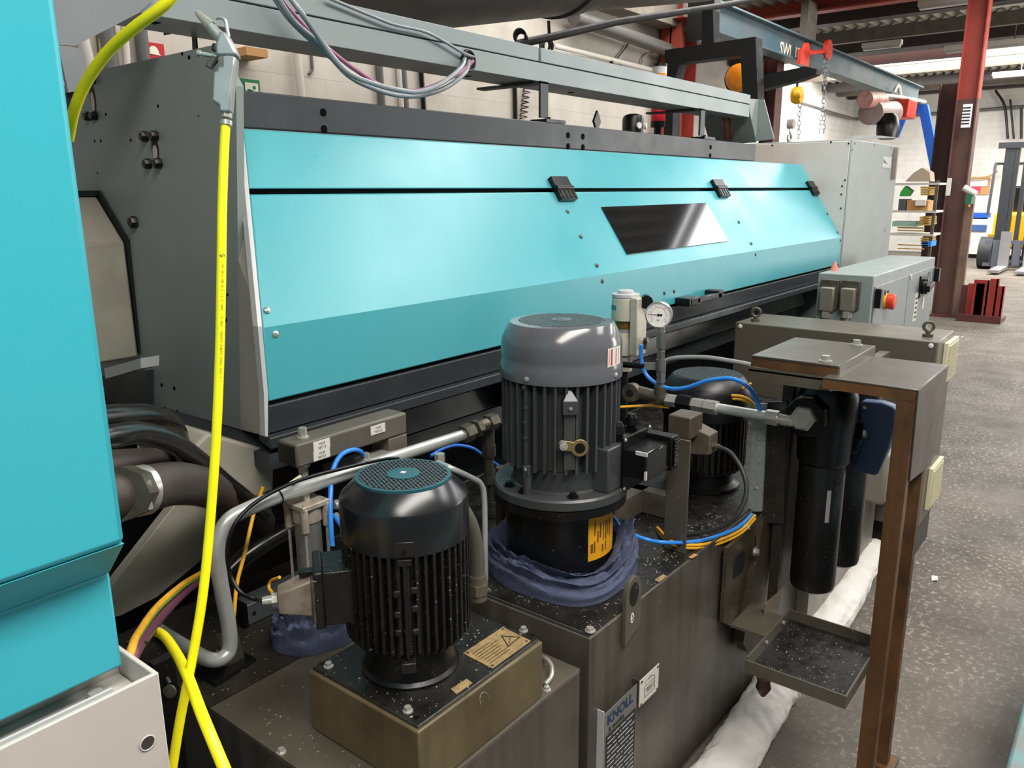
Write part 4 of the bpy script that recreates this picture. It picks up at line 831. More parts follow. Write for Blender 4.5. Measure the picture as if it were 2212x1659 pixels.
def ln(u0, v0, u1, v1): 
    b.cyl(V(x0+w_*u0, .822, zb_+h_*v0), V(x0+w_*u1, .822, zb_+h_*v1), .0006, n=4)
ln(.25, .22, .25, .62); ln(.25, .22, .78, .22); ln(.78, .22, .78, .72); ln(.25, .5, .78, .5); ln(.25, .62, .78, .62); ln(.25, .75, .5, .85); ln(.5, .85, .78, .72); ln(.42, .8, .55, .75); ln(.55, .75, .6, .85)
b.build('level_diagram', M('thin_print', '5a564a', .6), cpl)
MB().text('800 L', .017, V(x0+w_*.36, .8222, zb_+h_*.32), (1, 0, 0), (0, 0, 1)).build('capacity_lettering', M('thin_print', '5a564a'), cpl)
for u, v in ((.08, .93), (.92, .93), (.08, .07), (.92, .07)): c = V(x0+w_*u, .822, zb_+h_*v); MB().cyl(c, c+V(0, -.0015, 0), .0032, n=10).build('rivet', DSTEEL, cpl)
# light-grey far housing of the tank foot zone
# ------------------------------------------------------------------ rags
def rag(name, c, ri, ro, h, label, seed, tails=(), rof=None, hf=None):
    r_ = random.Random(seed); n = 160; m_ = 44; vs = []; fs = []
    ph = [r_.uniform(0, 6.28) for _ in range(8)]
    for i in range(n):
        t = 2*math.pi*i/n
        lump = 1+.10*math.sin(2*t+ph[0])+.07*math.sin(3*t+ph[1])+.04*math.sin(7*t+ph[2])
        hh = h*(1+.15*math.sin(t+ph[3])+.12*math.sin(3*t+ph[4])); w_ = (ro-ri)*lump
        if rof: w_ += rof(t)
        if hf: hh += hf(t)
        for k in range(m_):
            s_ = k/(m_-1)*math.pi      # inner top -> outer bottom arch
            R_ = ri+w_*(.5-.5*math.cos(s_)); z = hh*math.sin(s_)**.75
            f = .10*math.sin(9*s_+2.2*math.sin(t*1+ph[5])+t*2+ph[6])+.05*math.sin(17*s_+3*t+ph[7])+.03*math.sin(31*t+6*s_)
            f += .05*math.sin(13*s_-5*t+ph[0])*math.sin(2*t+ph[1]); R_ += w_*f*math.sin(s_); z += hh*f*1.2*math.sin(s_)
            nv = mnoise.fractal(V(math.cos(t)*3+s_*1.5, math.sin(t)*3, s_*2.2+seed), .6, 2.1, 4); R_ += w_*.10*nv*math.sin(s_); z += hh*.22*nv*math.sin(s_)
            vs.append(V(c[0]+R_*math.cos(t), c[1]+R_*math.sin(t), c[2]+max(z, .0)))
    for i in range(n):
        for k in range(m_-1): j = (i+1) % n; fs.append([i*m_+k, j*m_+k, j*m_+k+1, i*m_+k+1])
    b = MB().add(vs, fs)
    for (ang, L_, wd, hz) in tails:
        base = V(c[0]+ri*1.1*math.cos(ang), c[1]+ri*1.1*math.sin(ang), c[2]); d = V(math.cos(ang), math.sin(ang), 0); e = V(-d.y, d.x, 0); nu, nv = 16, 14; vv = []
        for a in range(nu):
            for q_ in range(nv):
                u, v = a/(nu-1), q_/(nv-1)-.5; wv = wd*(1-.35*u*u)*(1+.1*math.sin(5*u+ph[1]))
                vv.append(base+d*(L_*u*(1-.2*abs(v)))+e*(v*wv)+V(0, 0, max(.003, hz*(1-u)**1.3*(1-1.2*v*v)+.010*math.sin(7*v*2+3*u+ph[0])*(1-u*.3)+.006*math.sin(23*v+ph[2]))))
        n0 = nu*nv; low = [V(q.x, q.y, q.z-.003) for q in vv]
        ff = [[a*nv+q_, a*nv+q_+1, (a+1)*nv+q_+1, (a+1)*nv+q_] for a in range(nu-1) for q_ in range(nv-1)]
        b.add(vv, ff)
    return tag(b.build(name, RAG), label, 'rag', 'blue rags')
rag('rag', (M2[0], M2[1], .6985), .140, .196, .060, 'blue-grey rag wrapped round the foot of the black cylinder', 5, (), lambda t: .055*math.exp(-(((t-3.98+math.pi) % (2*math.pi)-math.pi)/.55)**2), lambda t: .045*math.exp(-(((t-5.3+math.pi) % (2*math.pi)-math.pi)/.5)**2))
cb = P(682, 1368, z=.632)
rag('rag', (cb.x, cb.y, .632), .032, .100, .078, 'blue-grey rag bunched around the foot of the air cylinder', 11)
# ------------------------------------------------------------------ pipework left
def nut(mb, a, c, r): return mb.hexa(a, c, r)
Yp = 1.42
t = thing('steel_pipe', 'bent galvanised pipe rising from the tank and running right behind the small motor', 'pipe', P(480, 1440, z=.64))
pts = [P(338, 1358, y=1.72), P(380, 1385, y=1.62), P(425, 1412, y=1.5), P(455, 1425, y=1.44), P(480, 1422, y=Yp), P(496, 1400, y=Yp), P(494, 1350, y=Yp), P(482, 1290, y=Yp), P(470, 1215, y=Yp), P(472, 1165, y=Yp), P(492, 1125, y=Yp), P(530, 1102, y=Yp), P(600, 1073, y=Yp), P(690, 1043, y=Yp), P(780, 1012, y=Yp), P(860, 985, y=Yp), P(1005, 938, y=Yp)]
MB().tube(pts, .0158, n=20).build('tube', ZINC, t)
a = P(1000, 939, y=Yp); dx = V(1, 0, .0); b = MB(); x0 = a.x; z0 = a.z
b.hexa(V(x0, Yp, z0), V(x0+.035, Yp, z0+.002), .026); b.cyl(V(x0+.035, Yp, z0), V(x0+.06, Yp, z0), .017); b.hexa(V(x0+.05, Yp, z0+.004), V(x0+.07, Yp, z0+.004), .025); b.cyl(V(x0+.07, Yp, z0+.006), V(x0+.12, Yp, z0+.006), .019); b.hexa(V(x0+.105, Yp, z0+.008), V(x0+.14, Yp, z0+.008), .024); b.build('fittings', DSTEEL, t)
p1 = P(1055, 925, y=Yp+.02)
b = MB(); b.cyl(p1, V(p1.x, p1.y, p1.z-.05), .018); b.hexa(V(p1.x, p1.y, p1.z-.05), V(p1.x, p1.y, p1.z-.085), .022); b.cyl(V(p1.x, p1.y, p1.z-.085), V(p1.x, p1.y, p1.z-.16), .014); b.hexa(V(p1.x, p1.y, p1.z-.15), V(p1.x, p1.y, p1.z-.17), .017); b.hexa(V(p1.x+.015, p1.y, p1.z-.23), V(p1.x+.015, p1.y, p1.z-.27), .020); b.cyl(V(p1.x+.015, p1.y, p1.z-.17), V(p1.x+.015, p1.y, .70), .014); b.build('drop_fittings', DSTEEL, t)
b = MB(); q = P(602, 1072, y=Yp); b.ring(q, .0175, .0015, (1, -.05, .12)); b.build('cable_tie', BLKR, t)
q = P(640, 1038, y=Yp-.02); b = MB(); b.obox(q, V(.014, 0, .004), V(0, .003, 0), V(-.002, 0, .005)); b.build('tag', CREAM, t)
# mounting foot
MB().prism([P(x, y, z=.633) for x, y in ((420, 1455), (520, 1412), (553, 1428), (465, 1484))], (0, 0, .008)).build('foot_plate', BLK, t)
b = MB(); b.prism(P4([(470, 1372), (512, 1360), (532, 1432), (484, 1440)], y=1.46), (0, .006, 0)); b.build('foot_gusset', DSTEEL, t)
tag(MB().tube([P(362, 1375, y=1.75), P(420, 1408, y=1.66), P(470, 1395, y=1.6)], .016).build('short_pipe', M('dull_pipe', '6c6f6c', .5)), 'dull grey pipe stub behind the yellow hose crossing', 'pipe')
# aluminium profile on the tank
t = thing('profile_rail', 'flat aluminium profile rail lying on the tank behind the pipe', 'rail', P(560, 1340, z=.66))
a, c = P(530, 1372, y=1.60), P(640, 1320, y=1.60); b = MB(); b.box(a.x, a.x+.22, 1.585, 1.64, .632, .685); b.build('profile', M('alu_grey', '6f7476', .4, .5), t, bevel=.002)
MB().box(a.x-.012, a.x, 1.58, 1.645, .632, .692).build('end_cap', BLKR, t)
q = V(a.x+.02, 1.5845, .657); MB().cyl(q, q+V(0, .001, 0), .006).build('bore', VOID, t)
# black hoses at the left behind the yellow hose
def hose(name, pts, r, mat, label, cat='hose', n=16, group=None): return tag(MB().tube(pts, r, n=n).build(name, mat), label, cat, group)
GH = M('greasy_black_hose', '111010', .25, dirt=.3, dcol='35302b', dscale=10, spec=.6)
hose('rubber_hose', [P(180, 955, y=1.3), P(245, 942, y=1.33), P(300, 935, y=1.38), P(360, 950, y=1.43), P(420, 988, y=1.48), P(490, 1048, y=1.53), P(570, 1110, y=1.58)], .021, GH, 'shiny black hose arching over from the teal cabinet to the pipe')
hose('rubber_hose', [P(180, 912, y=1.4), P(260, 903, y=1.45), P(330, 903, y=1.52), P(372, 925, y=1.6), P(390, 980, y=1.68)], .026, GH, 'uppermost thick black hose right below the dark cover')
hose('rubber_hose', [P(180, 1085, y=1.28), P(290, 1062, y=1.32), P(370, 1045, y=1.40), P(440, 1052, y=1.5), P(500, 1080, y=1.6), P(560, 1130, y=1.7)], .042, M('brown_black_hose', '3a3331', .5, dirt=.5, dcol='57493e', dscale=8), 'thick brownish rubber hose with a steel clamp')
hose('rubber_hose', [P(180, 1020, y=1.75), P(300, 1010, y=1.75), P(370, 1012, y=1.8), P(440, 1035, y=1.85)], .045, M('brown_black_hose', '3a3331'), 'thick brownish hose lying behind the clamped one')
hose('rubber_hose', [P(480, 1250, y=1.62), P(540, 1195, y=1.62), P(640, 1135, y=1.62), P(760, 1080, y=1.62)], .022, GH, 'glossy black hose crossing diagonally behind the air cylinder')
t = thing('hose_clamp', 'bright steel bolt clamp around the brownish hose', 'clamp', P(310, 1060, y=1.27)); q = P(290, 1062, y=1.32); q2 = P(313, 1058, y=1.325)
MB().cyl(q, q2, .0445, n=32).build('band', STEEL, t)
b = MB(); q = P(311, 1040, y=1.27); b.cyl(q, V(q.x+.004, q.y, q.z-.05), .006); b.hexa(q, V(q.x, q.y, q.z-.012), .011); b.hexa(V(q.x, q.y, q.z-.02), V(q.x, q.y, q.z-.03), .010); b.build('clamp_bolt', STEEL, t)
MB().cyl(P(262, 1068, y=1.28), P(285, 1063, y=1.31), .046, n=8).build('hose_socket', DSTEEL, t)
# earth / purple cables
hose('earth_cable', [P(270, 1450, y=.99), P(285, 1400, y=1.0), P(298, 1370, y=1.1), P(340, 1310, y=1.3), P(395, 1262, y=1.5), P(440, 1235, y=1.62)], .006, YELW, 'yellow-green cable running up from the trough corner', 'cable')
hose('earth_cable', [P(275, 1450, y=.99), P(290, 1400, y=1.0), P(304, 1370, y=1.1), P(346, 1314, y=1.3), P(400, 1266, y=1.5), P(444, 1239, y=1.62)], .003, M('green_stripe', '5a8a2c', .5), 'thin green strand twisted with the yellow cable', 'cable')
hose('purple_cable', [P(272, 1460, y=.99), P(292, 1410, y=1.0), P(312, 1380, y=1.1), P(355, 1325, y=1.3), P(400, 1280, y=1.5), P(450, 1240, y=1.62)], .008, PURP, 'purple cable beside the yellow-green one', 'cable')
tag(MB().ring(P(295, 1389, y=1.05), .012, .003, (.4, .3, .8)).build('cable_tie', BLKR), 'black cable tie binding the purple and yellow cables', 'cable tie')
hose('yellow_cable', [P(568, 1052, y=1.55), P(548, 1110, y=1.55), P(530, 1190, y=1.52), P(512, 1260, y=1.5), P(505, 1330, y=1.48), P(500, 1350, y=1.5)], .0045, YELW, 'thin orange-yellow cable hanging inside the pipe bend', 'cable')
# black cable from the hood
hose('sensor_cable', [gl, P(560, 1298, y=1.32), P(520, 1280, y=1.35), P(496, 1235, y=1.38), P(492, 1180, y=1.38), P(512, 1125, y=1.38), P(560, 1080, y=1.39), P(640, 1040, y=1.39), P(740, 1012, y=1.39), P(830, 992, y=1.39), P(860, 990, y=1.4)], .0042, BLKR, 'thin black cable looping from the beige connector to the pipe', 'cable')
hose('orange_cable', [P(588, 1280, y=1.28), P(581, 1270, y=1.3), P(585, 1255, y=1.3), P(604, 1247, y=1.26)], .0032, YELW, 'small yellow cable loop behind the beige connector', 'cable')
# ------------------------------------------------------------------ labelled bar frame + air cylinder
LF = thing('tube_bracket', 'brown-grey square-tube frame carrying three white labels', 'frame', P(657, 1000, y=1.5))
BF = M('frame_brown', '625d54', .45, dirt=.4, dcol='3b352d', dscale=8)
a = P(640, 968, y=1.46); c = P(868, 930, y=1.46); zl, zh = P(684, 1000, y=1.46).z, P(684, 948, y=1.46).z
MB().box(a.x, 1.40, 1.46, 1.53, zl, zh).build('top_bar', BF, LF, bevel=.006)
d0 = P(838, 950, y=1.46); MB().box(1.335, 1.40, 1.461, 1.529, zl-.11, zl).build('right_leg', BF, LF, bevel=.004)
MB().box(a.x-.006, a.x+.002, 1.468, 1.522, zl+.006, zh-.006).build('end_cap', BLKR, LF)
def lbl(px0, py0, px1, py1, rows):
    a_, c_ = P(px0, py0, y=1.4585), P(px1, py1, y=1.4585); zc = (a_.z+c_.z)/2; hh = .0115
    q = MB().box(a_.x, c_.x, 1.458, 1.46, zc-hh, zc+hh).build('label_plate', WHITEP, LF)
    for i, r in enumerate(rows): MB().text(r, .0085, V((a_.x+c_.x)/2, 1.4575, zc+.002-.0095*i), (1, 0, 0), (0, 0, 1), align='CENTER').build('label_lettering', INK, LF)
lbl(677, 962, 713, 960, ('+K35', 'SE11.5')); lbl(677, 982, 713, 981, ('+K35', 'SE12.5')); lbl(801, 930, 832, 924, ('+K35', 'YK11.0'))
bolt(V(P(657, 942, y=1.49).x, 1.495, zh), .010, h=.022).build('bolt', STEEL, LF)
q = V(P(657, 1000, y=1.49).x, 1.495, zl)
b = MB(); b.cyl(q, q-V(0, 0, .012), .017); b.cyl(q-V(0, 0, .012), q-V(0, 0, .09), .011); b.build('support_rod', STEEL, LF)
AC = thing('air_cylinder', 'aluminium pneumatic cylinder standing in the rag behind the small motor', 'cylinder', (cb.x, cb.y, .632))
def zatc(py, C_, px=None):
    return zat(0, py, C_)
cx, cy = cb.x, cb.y; CC = (cx, cy); ztp = zat(0, 1090, CC); zhd = zat(0, 1118, CC)
MB().cyl(V(cx, cy, .633), V(cx, cy, zhd), .030, n=28).build('barrel', M('alu_barrel', 'a5a5a2', .3, .7, dirt=.2), AC)
b = MB(); b.box(cx-.038, cx+.038, cy-.038, cy+.038, ztp, ztp+.012); b.cyl(V(cx, cy, zhd-.005), V(cx, cy, ztp), .033, n=28)
for sx in (-1, 1):
    for sy in (-1, 1): b.cyl(V(cx+.030*sx, cy+.030*sy, zhd-.02), V(cx+.030*sx, cy+.030*sy, ztp+.006), .009); 
b.build('head', M('rusty_alu', 'b9b0a2', .35, .3, dirt=.5, dcol='6a4c2a', dscale=30), AC, bevel=.002)
for sx in (-1, 1):
    for sy in (-1, 1): MB().cyl(V(cx+.030*sx, cy+.030*sy, .633), V(cx+.030*sx, cy+.030*sy, ztp+.014), .0035, n=8).build('tie_rod', STEEL, AC)
MB().cyl(V(cx, cy, ztp), V(cx, cy, ztp+.045), .009).build('piston_rod', STEEL, AC)
MB().cyl(V(cx+.012, cy-.01, ztp+.04), V(q.x, q.y, q.z-.085), .006).build('link_rod', DSTEEL, AC)
b = MB(); g = P(722, 1092, y=cy-.03); b.cyl(g, g+V(.02, 0, .0), .009); b.hexa(g+V(.004, 0, 0), g+V(.012, 0, 0), .012); g2 = P(724, 1112, y=cy-.03); b.cyl(g2, g2+V(.01, 0, -.018), .008); b.build('port_fittings', STEEL, AC)
hose('air_hose', [P(785, 985, y=1.47), P(778, 975, y=1.46), P(760, 972, y=1.45), P(735, 985, y=1.44), P(718, 1020, y=1.43), P(714, 1070, y=1.40), P(714, 1120, y=1.38), P(718, 1180, y=1.36)], .0058, BLUEH, 'bright blue air hose arching down beside the air cylinder')
hose('air_hose', [P(724, 1115, y=1.40), P(730, 1125, y=1.38), P(742, 1140, y=1.32)], .0058, BLUEH, 'short blue hose end from the cylinder port toward the small motor')
hose('air_hose', [P(930, 985, y=1.6), P(955, 970, y=1.6), P(985, 962, y=1.6), P(1020, 968, y=1.6), P(1045, 985, y=1.6), P(1075, 1005, y=1.6)], .0055, M('deep_blue_hose', '1c5fc0', .35), 'dark blue hose arching in the shadow left of the grey motor')
q = P(790, 993, y=1.47); b = MB(); b.box(q.x-.01, q.x+.09, 1.46, 1.50, q.z-.01, q.z+.004); b.hexa(V(q.x, 1.47, q.z), V(q.x, 1.47, q.z+.018), .010); tag(b.build('valve_island', STEEL), 'small bright valve block under the labelled frame', 'valve')
# dark brackets between
tag(MB().box(1.40, 1.46, 1.56, 1.66, .93, 1.03).build('solenoid_block', BLKR), 'black solenoid block tucked under the labelled frame', 'valve')
# ------------------------------------------------------------------ between the motors
t = thing('suction_elbow', 'dull grey curved suction elbow with a big hex nut right of the small motor', 'elbow', P(1035, 1330, z=.766))
ye = 1.085
MB().tube([P(985, 1090, y=ye), P(1005, 1110, y=ye), P(1022, 1150, y=ye), P(1030, 1200, y=ye), P(1032, 1250, y=ye)], .0165, n=20).build('elbow_tube', M('dull_cast', '6c6a62', .5, .3, dirt=.4, dcol='45423a'), t)
e0 = P(1032, 1250, y=ye); zz0 = e0.z
CE = M('cast_dirty', '77715f', .45, .4, dirt=.5, dcol='3f3a30', dscale=20)
b = MB(); b.cyl(V(e0.x, ye, zz0+.01), V(e0.x, ye, zz0-.01), .020); b.hexa(V(e0.x, ye, zz0-.01), V(e0.x, ye, zz0-.035), .0245); b.cyl(V(e0.x, ye, zz0-.035), V(e0.x, ye, zz0-.05), .020); b.build('hex_nut', CE, t)
MB().cyl(V(e0.x, ye, zz0-.05), V(e0.x, ye, .766), .0165).build('stub', BLK, t)
yt2 = 1.20
tag(MB().tube([P(945, 1000, y=yt2+.05), P(975, 1012, y=yt2), P(1020, 1033, y=yt2), P(1038, 1045, y=yt2), P(1046, 1075, y=yt2), P(1048, 1180, y=yt2), P(1050, 1340, y=yt2)], .0072).build('thin_steel_tube', ZINC), 'thin bent steel tube between the two motors', 'pipe')
q = P(950, 990, y=1.26); b = MB(); b.hexa(V(q.x, q.y, q.z-.01), V(q.x, q.y, q.z+.012), .013); b.cyl(V(q.x, q.y, q.z-.05), V(q.x, q.y, q.z-.01), .010); tag(b.build('tube_fitting', STEEL), 'steel hex fitting at the top of the thin bent tube', 'fitting')
b = MB(); q = P(1085, 1130, y=1.34); b.cyl(V(q.x, q.y, .70), V(q.x, q.y, .90), .018); b.hexa(V(q.x, q.y, .80), V(q.x, q.y, .82), .024); b.hexa(V(q.x, q.y, .86), V(q.x, q.y, .885), .024); tag(b.build('union_fitting', DSTEEL), 'stacked dirty union fitting left of the black cylinder', 'fitting')
hose('yellow_cable', [P(1052, 1200, z=.702), P(1080, 1198, z=.704), P(1105, 1190, z=.704)], .004, YELW, 'short yellow cable on the tank left of the black cylinder', 'cable')
# ------------------------------------------------------------------ gauge, cross pipe, white valve
GX = 2.2
t = thing('pressure_gauge', 'round white-faced pressure gauge on a fitting stem', 'gauge', P(1423, 845, x=GX))
g = P(1423, 680, x=GX); fn = V(-.93, -.36, .06).normalized()
MB().lathe(g-fn*.02, [(.035, -.018), (.040, -.01), (.042, .018), (.042, .024), (.038, .026), (.0375, .022), (.001, .022)], fn, 48).build('case', STEEL, t)
MB().lathe(g-fn*.02, [(.0372, .0222), (.0372, .0228), (.001, .0228)], fn, 48).build('dial', M('dial_white', 'ece9e2', .35), t)
gu = V(.36, -.93, 0).normalized(); gv = gu.cross(fn)*-1
if gv.z < 0: gv = -gv
gc = g+fn*.0032
b = MB()
for k in range(31):
    an = math.radians(225-270*k/30); d = gu*math.cos(an)+gv*math.sin(an); L_ = .006 if k % 5 == 0 else .003
    b.cyl(gc+d*(.034-L_), gc+d*.034, .0004, n=4)
b.build('scale_ticks', INK, t)
b = MB(); o = []
for k in range(31): an = math.radians(225-270*k/30); o.append(gc+(gu*math.cos(an)+gv*math.sin(an))*.0235)
b.tube(o, .0005, n=4, smooth=False); b.build('red_arc', M('dial_red', 'b8402c', .5), t)
b = MB(); an = math.radians(178); d = gu*math.cos(an)+gv*math.sin(an); b.cyl(gc-d*.008+fn*.001, gc+d*.030+fn*.001, .0012, .0003, n=6); b.cyl(gc, gc+fn*.002, .004, n=14); b.obox(gc-d*.008+fn*.001, d*.003, d.cross(fn)*.003, fn*.0005); b.build('pointer', INK, t)
MB().text('bar', .007, gc-gv*.018-gu*.005, gu, gv).build('dial_lettering', INK, t)
for i, (s, an) in enumerate((('0', 225), ('10', 160), ('20', 110), ('40', 50), ('60', -40))):
    d = gu*math.cos(math.radians(an))+gv*math.sin(math.radians(an)); MB().text(s, .005, gc+d*.0285-gu*.002-gv*.002, gu, gv).build('dial_lettering', INK, t)
def Xp(px, py): return P(px, py, x=GX)
b = MB()
for y0, y1, r, hx in ((706, 722, .012, 0), (716, 738, .0165, 1), (738, 752, .016, 1), (750, 762, .009, 0), (758, 782, .014, 1), (776, 800, .016, 0), (800, 812, .016, 1), (812, 826, .015, 1), (826, 850, .010, 0)):
    a, c = Xp(1428, y0), Xp(1428, y1); a = V(GX, a.y, a.z); c = V(GX, a.y, c.z); (b.hexa if hx else b.cyl)(a, c, r)
b.build('stem_fittings', M('nickel', '989690', .35, .7, dirt=.5, dcol='5a4630', dscale=25), t)
b = MB(); a, c = Xp(1345, 787), Xp(1392, 791); b.cyl(a, c, .010, .009); h_ = b.build('valve_lever', BLKR, t); b = MB(); b.prism([Xp(1390, 783), Xp(1418, 784), Xp(1432, 795), Xp(1420, 800), Xp(1392, 798)], (.004, 0, 0)); b.build('lever_plate', STEEL, t)
# cross pipe
CP = thing('pressure_pipe', 'steel pipe with union nuts running from the gauge tee to the black filter', 'pipe', P(1600, 890, x=GX)); zc_ = P(1540, 880, x=GX).z
def yx(px): return P(px, 885, x=GX).y
def seg(mb, pa, pb, r, hx=0, dz=0): (mb.hexa if hx else mb.cyl)(V(GX, yx(pa), zc_+dz), V(GX, yx(pb), zc_+dz), r)
b = MB(); seg(b, 1545, 1665, .0155); b.build('tube', ZINC, CP)
for pa_, pb_, rr_ in ((1522, 1550, .022), (1495, 1520, .021), (1437, 1462, .020), (1657, 1683, .023)): b = MB(); seg(b, pa_, pb_, rr_, 1); b.build('union_nut', STEEL, CP)
b = MB(); seg(b, 1465, 1494, .026, 1); b.build('black_coupling', BLKR, CP)
b = MB(); b.cyl(V(GX, yx(1380), zc_+.01), V(GX, yx(1440), zc_), .020); b.cyl(V(GX, yx(1425), zc_-.01), V(GX, yx(1425), zc_+.04), .020); b.build('tee', DSTEEL, CP)
b = MB(); c = V(GX-.01, yx(1367), zc_+.008); b.cyl(c-V(.012, 0, 0), c+V(.012, 0, 0), .030, n=24); b.build('flange_ring', DSTEEL, CP); MB().cyl(c-V(.014, 0, 0), c-V(.0122, 0, 0), .012).build('flange_eye', VOID, CP)
b = MB(); b.tube([V(GX, yx(1680), zc_), V(GX, yx(1700), zc_-.002), V(GX+.005, yx(1722), zc_+.002), V(GX+.05, yx(1745)+.02, zc_+.015)], .017, n=16); b.build('elbow', STEEL, CP)
# white valve behind
t = thing('coaxial_valve', 'off-white cylindrical valve with a gold band behind the grey motor', 'valve', P(1352, 800, x=2.32)); vx = 2.32
def Vp(px, py): return P(px, py, x=vx)
cyv = Vp(1350, 700).y
def vz(py): return Vp(1350, py).z
IV = M('ivory_metal', 'c9c4b2', .4, .2, dirt=.3, dcol='8c8268', dscale=15)
Zv = (vx, cyv, 0)
MB().lathe(Zv, [(.046, vz(690)), (.046, vz(647)), (.043, vz(640))], n=40).build('body', IV, t)
MB().lathe(Zv, [(.044, vz(642)), (.046, vz(640)), (.046, vz(634)), (.026, vz(633)), (.026, vz(627)), (.022, vz(626)), (.001, vz(626))], n=40).build('cap', GREYE, t)
MB().lathe(Zv, [(.035, vz(708)), (.035, vz(690))], n=40).build('gold_band', M('gold_band', 'a8843c', .35, .7, dirt=.4), t)
MB().lathe(Zv, [(.034, vz(716)), (.034, vz(706))], n=32).build('steel_band', STEEL, t)
MB().lathe(Zv, [(.016, .6975), (.016, vz(801))], n=20).build('stem', MBLK, t)
MB().lathe(Zv, [(.028, vz(800)), (.028, vz(768)), (.040, vz(764)), (.040, vz(735)), (.034, vz(716))], n=16).build('lower_body', IV, t)
for k in range(4):
    an = 3.6+k*1.57; q = V(vx+.036*math.cos(an), cyv+.036*math.sin(an), vz(640)); MB().lathe(q, [(.006, 0), (.006, .006), (.002, .008)], n=12).build('cap_screw', STEEL, t)
MB().box(vx-.035, vx+.03, cyv-.066, cyv-.038, vz(762), vz(640)).build('side_block', IV, t, bevel=.003)
MB().cyl(Vp(1385, 652)+V(.03, -.0, 0), Vp(1385, 652)+V(.0, -.02, 0), .022).build('round_boss', BLKR, t)
curved((vx, cyv), .0463, 1311, 1331, vz(668), vz(657), 5).build('teal_label', M('teal_lbl', '4a8a8e', .5), t)
b = MB(); q = Vp(1393, 735); b.cyl(q, q+V(0, -.012, .002), .010); b.cyl(q, q-V(0, 0, .03), .007); b.build('hose_fitting', DSTEEL, t)
hose('air_hose', [Xp(1386, 745), Xp(1385, 775), Xp(1393, 805), Xp(1412, 825), Xp(1440, 838), Xp(1480, 838), Xp(1530, 822), Xp(1580, 818), Xp(1615, 835), Xp(1635, 865), Xp(1645, 900)], .0062, BLUEH, 'long bright blue hose looping from the white valve past the gauge')
hose('yellow_cable', [Xp(1348, 862)+V(-.2, .05, 0), Xp(1380, 877), Xp(1420, 878), Xp(1445, 880)], .0045, YELW, 'yellow cable just below the gauge tee', 'cable')
for i, (dy, lb) in enumerate(((0, 'upper yellow cable arching over the cross pipe'), (7, 'lower yellow cable arching over the cross pipe'))):
    hose('yellow_cable', [P(1530, 866+dy, x=2.3), P(1560, 856+dy, x=2.3), P(1600, 856+dy, x=2.3), P(1625, 870+dy*.7, x=2.3), P(1643, 895, x=2.3)], .0045, YELW, lb, 'cable')
hose('yellow_cable', [P(1580, 855, x=2.35), P(1622, 828, x=2.35)], .004, YELW, 'short straight yellow cable rising to the steel lid', 'cable')
hose('clear_tube', [P(1420, 792, x=2.5), P(1450, 775, x=2.5), P(1520, 772, x=2.5), P(1590, 782, x=2.5), P(1640, 792, x=2.5)], .008, M('grey_tube', '8e908e', .2), 'shiny grey tube curving over the rear motor')
# bottom blue + yellow loop
def lz(px, py): return P(px, py, z=.72)
LP = [P(1322, 1115, y=1.03), P(1350, 1145, y=.99), P(1395, 1165, y=.95), P(1440, 1172, y=.90), P(1500, 1170, y=.865), P(1550, 1158, y=.85), P(1595, 1138, y=.83), P(1625, 1110, y=.81)]
hose('air_hose', LP, .0055, BLUEH, 'bright blue hose loop lying low on the black tank top')
for i in range(2):
    hose('yellow_cable', [P(1420, 1140+8*i, y=1.0), P(1450, 1168+7*i, y=.91), P(1500, 1178+6*i, y=.86), P(1550, 1168+7*i, y=.845), P(1600, 1145+7*i, y=.825), P(1632, 1112+7*i, y=.80)], .0045, YELW, ('upper', 'lower')[i]+' yellow cable following the low blue hose loop', 'cable')
tag(MB().ring(P(1608, 1137, y=.825), .014, .003, (.6, -.1, .6)).build('cable_tie', WHITEP), 'clear cable tie round the low blue and yellow loop', 'cable tie')
# post and connectors
t = thing('connector_post', 'flat brown-grey post on the tank top carrying two connectors', 'post', V(1.84, .893, .70))
a = P(1433, 1170, x=1.84); c = P(1480, 1190, x=1.84); zt_ = P(1450, 945, x=1.84).z
MB().box(1.84, 1.846, c.y, a.y, .698, zt_).build('post_plate', OLIVE, t, bevel=.001)
b = MB(); a = P(1443, 895, x=1.95); c = P(1490, 945, x=1.95); b.box(1.95, 2.03, c.y, a.y, c.z-.01, a.z); b.build('connector_box', M('dark_brown_metal', '51483d', .45, dirt=.5, dcol='2e261d', dscale=20), t, bevel=.004)
b = MB(); a = P(1488, 925, x=2.0); c = P(1530, 985, x=2.0); b.loft([V(2.0, a.y+.02, a.z+.01), V(2.0, a.y+.02, c.z-.01), V(2.07, a.y+.02, c.z-.01), V(2.07, a.y+.02, a.z+.01)], [V(2.005, c.y, a.z-.012), V(2.005, c.y, c.z), V(2.06, c.y, c.z), V(2.06, c.y, a.z-.012)]); b.build('connector_hood', M('frame_brown2', '5c5245', .5, dirt=.6, dcol='33291f', dscale=20), t, bevel=.003)
g = P(1536, 962, x=2.03); b = MB(); b.hexa(g+V(0, .01, 0), g+V(0, -.01, 0), .012); b.cyl(g, g+V(0, -.028, 0), .008); b.build('cable_gland', DSTEEL, t)
hose('sensor_cable', [g+V(0, -.02, 0), P(1580, 980, x=2.02), P(1605, 1020, x=2.0), P(1612, 1065, x=1.98), P(1590, 1115, x=1.95), P(1540, 1145, x=1.93), P(1480, 1155, x=1.92), P(1420, 1153, x=1.92)], .0065, M('dusty_black_cable', '2c2a28', .5), 'dusty black cable looping from the brown connector to the tank top', 'cable')
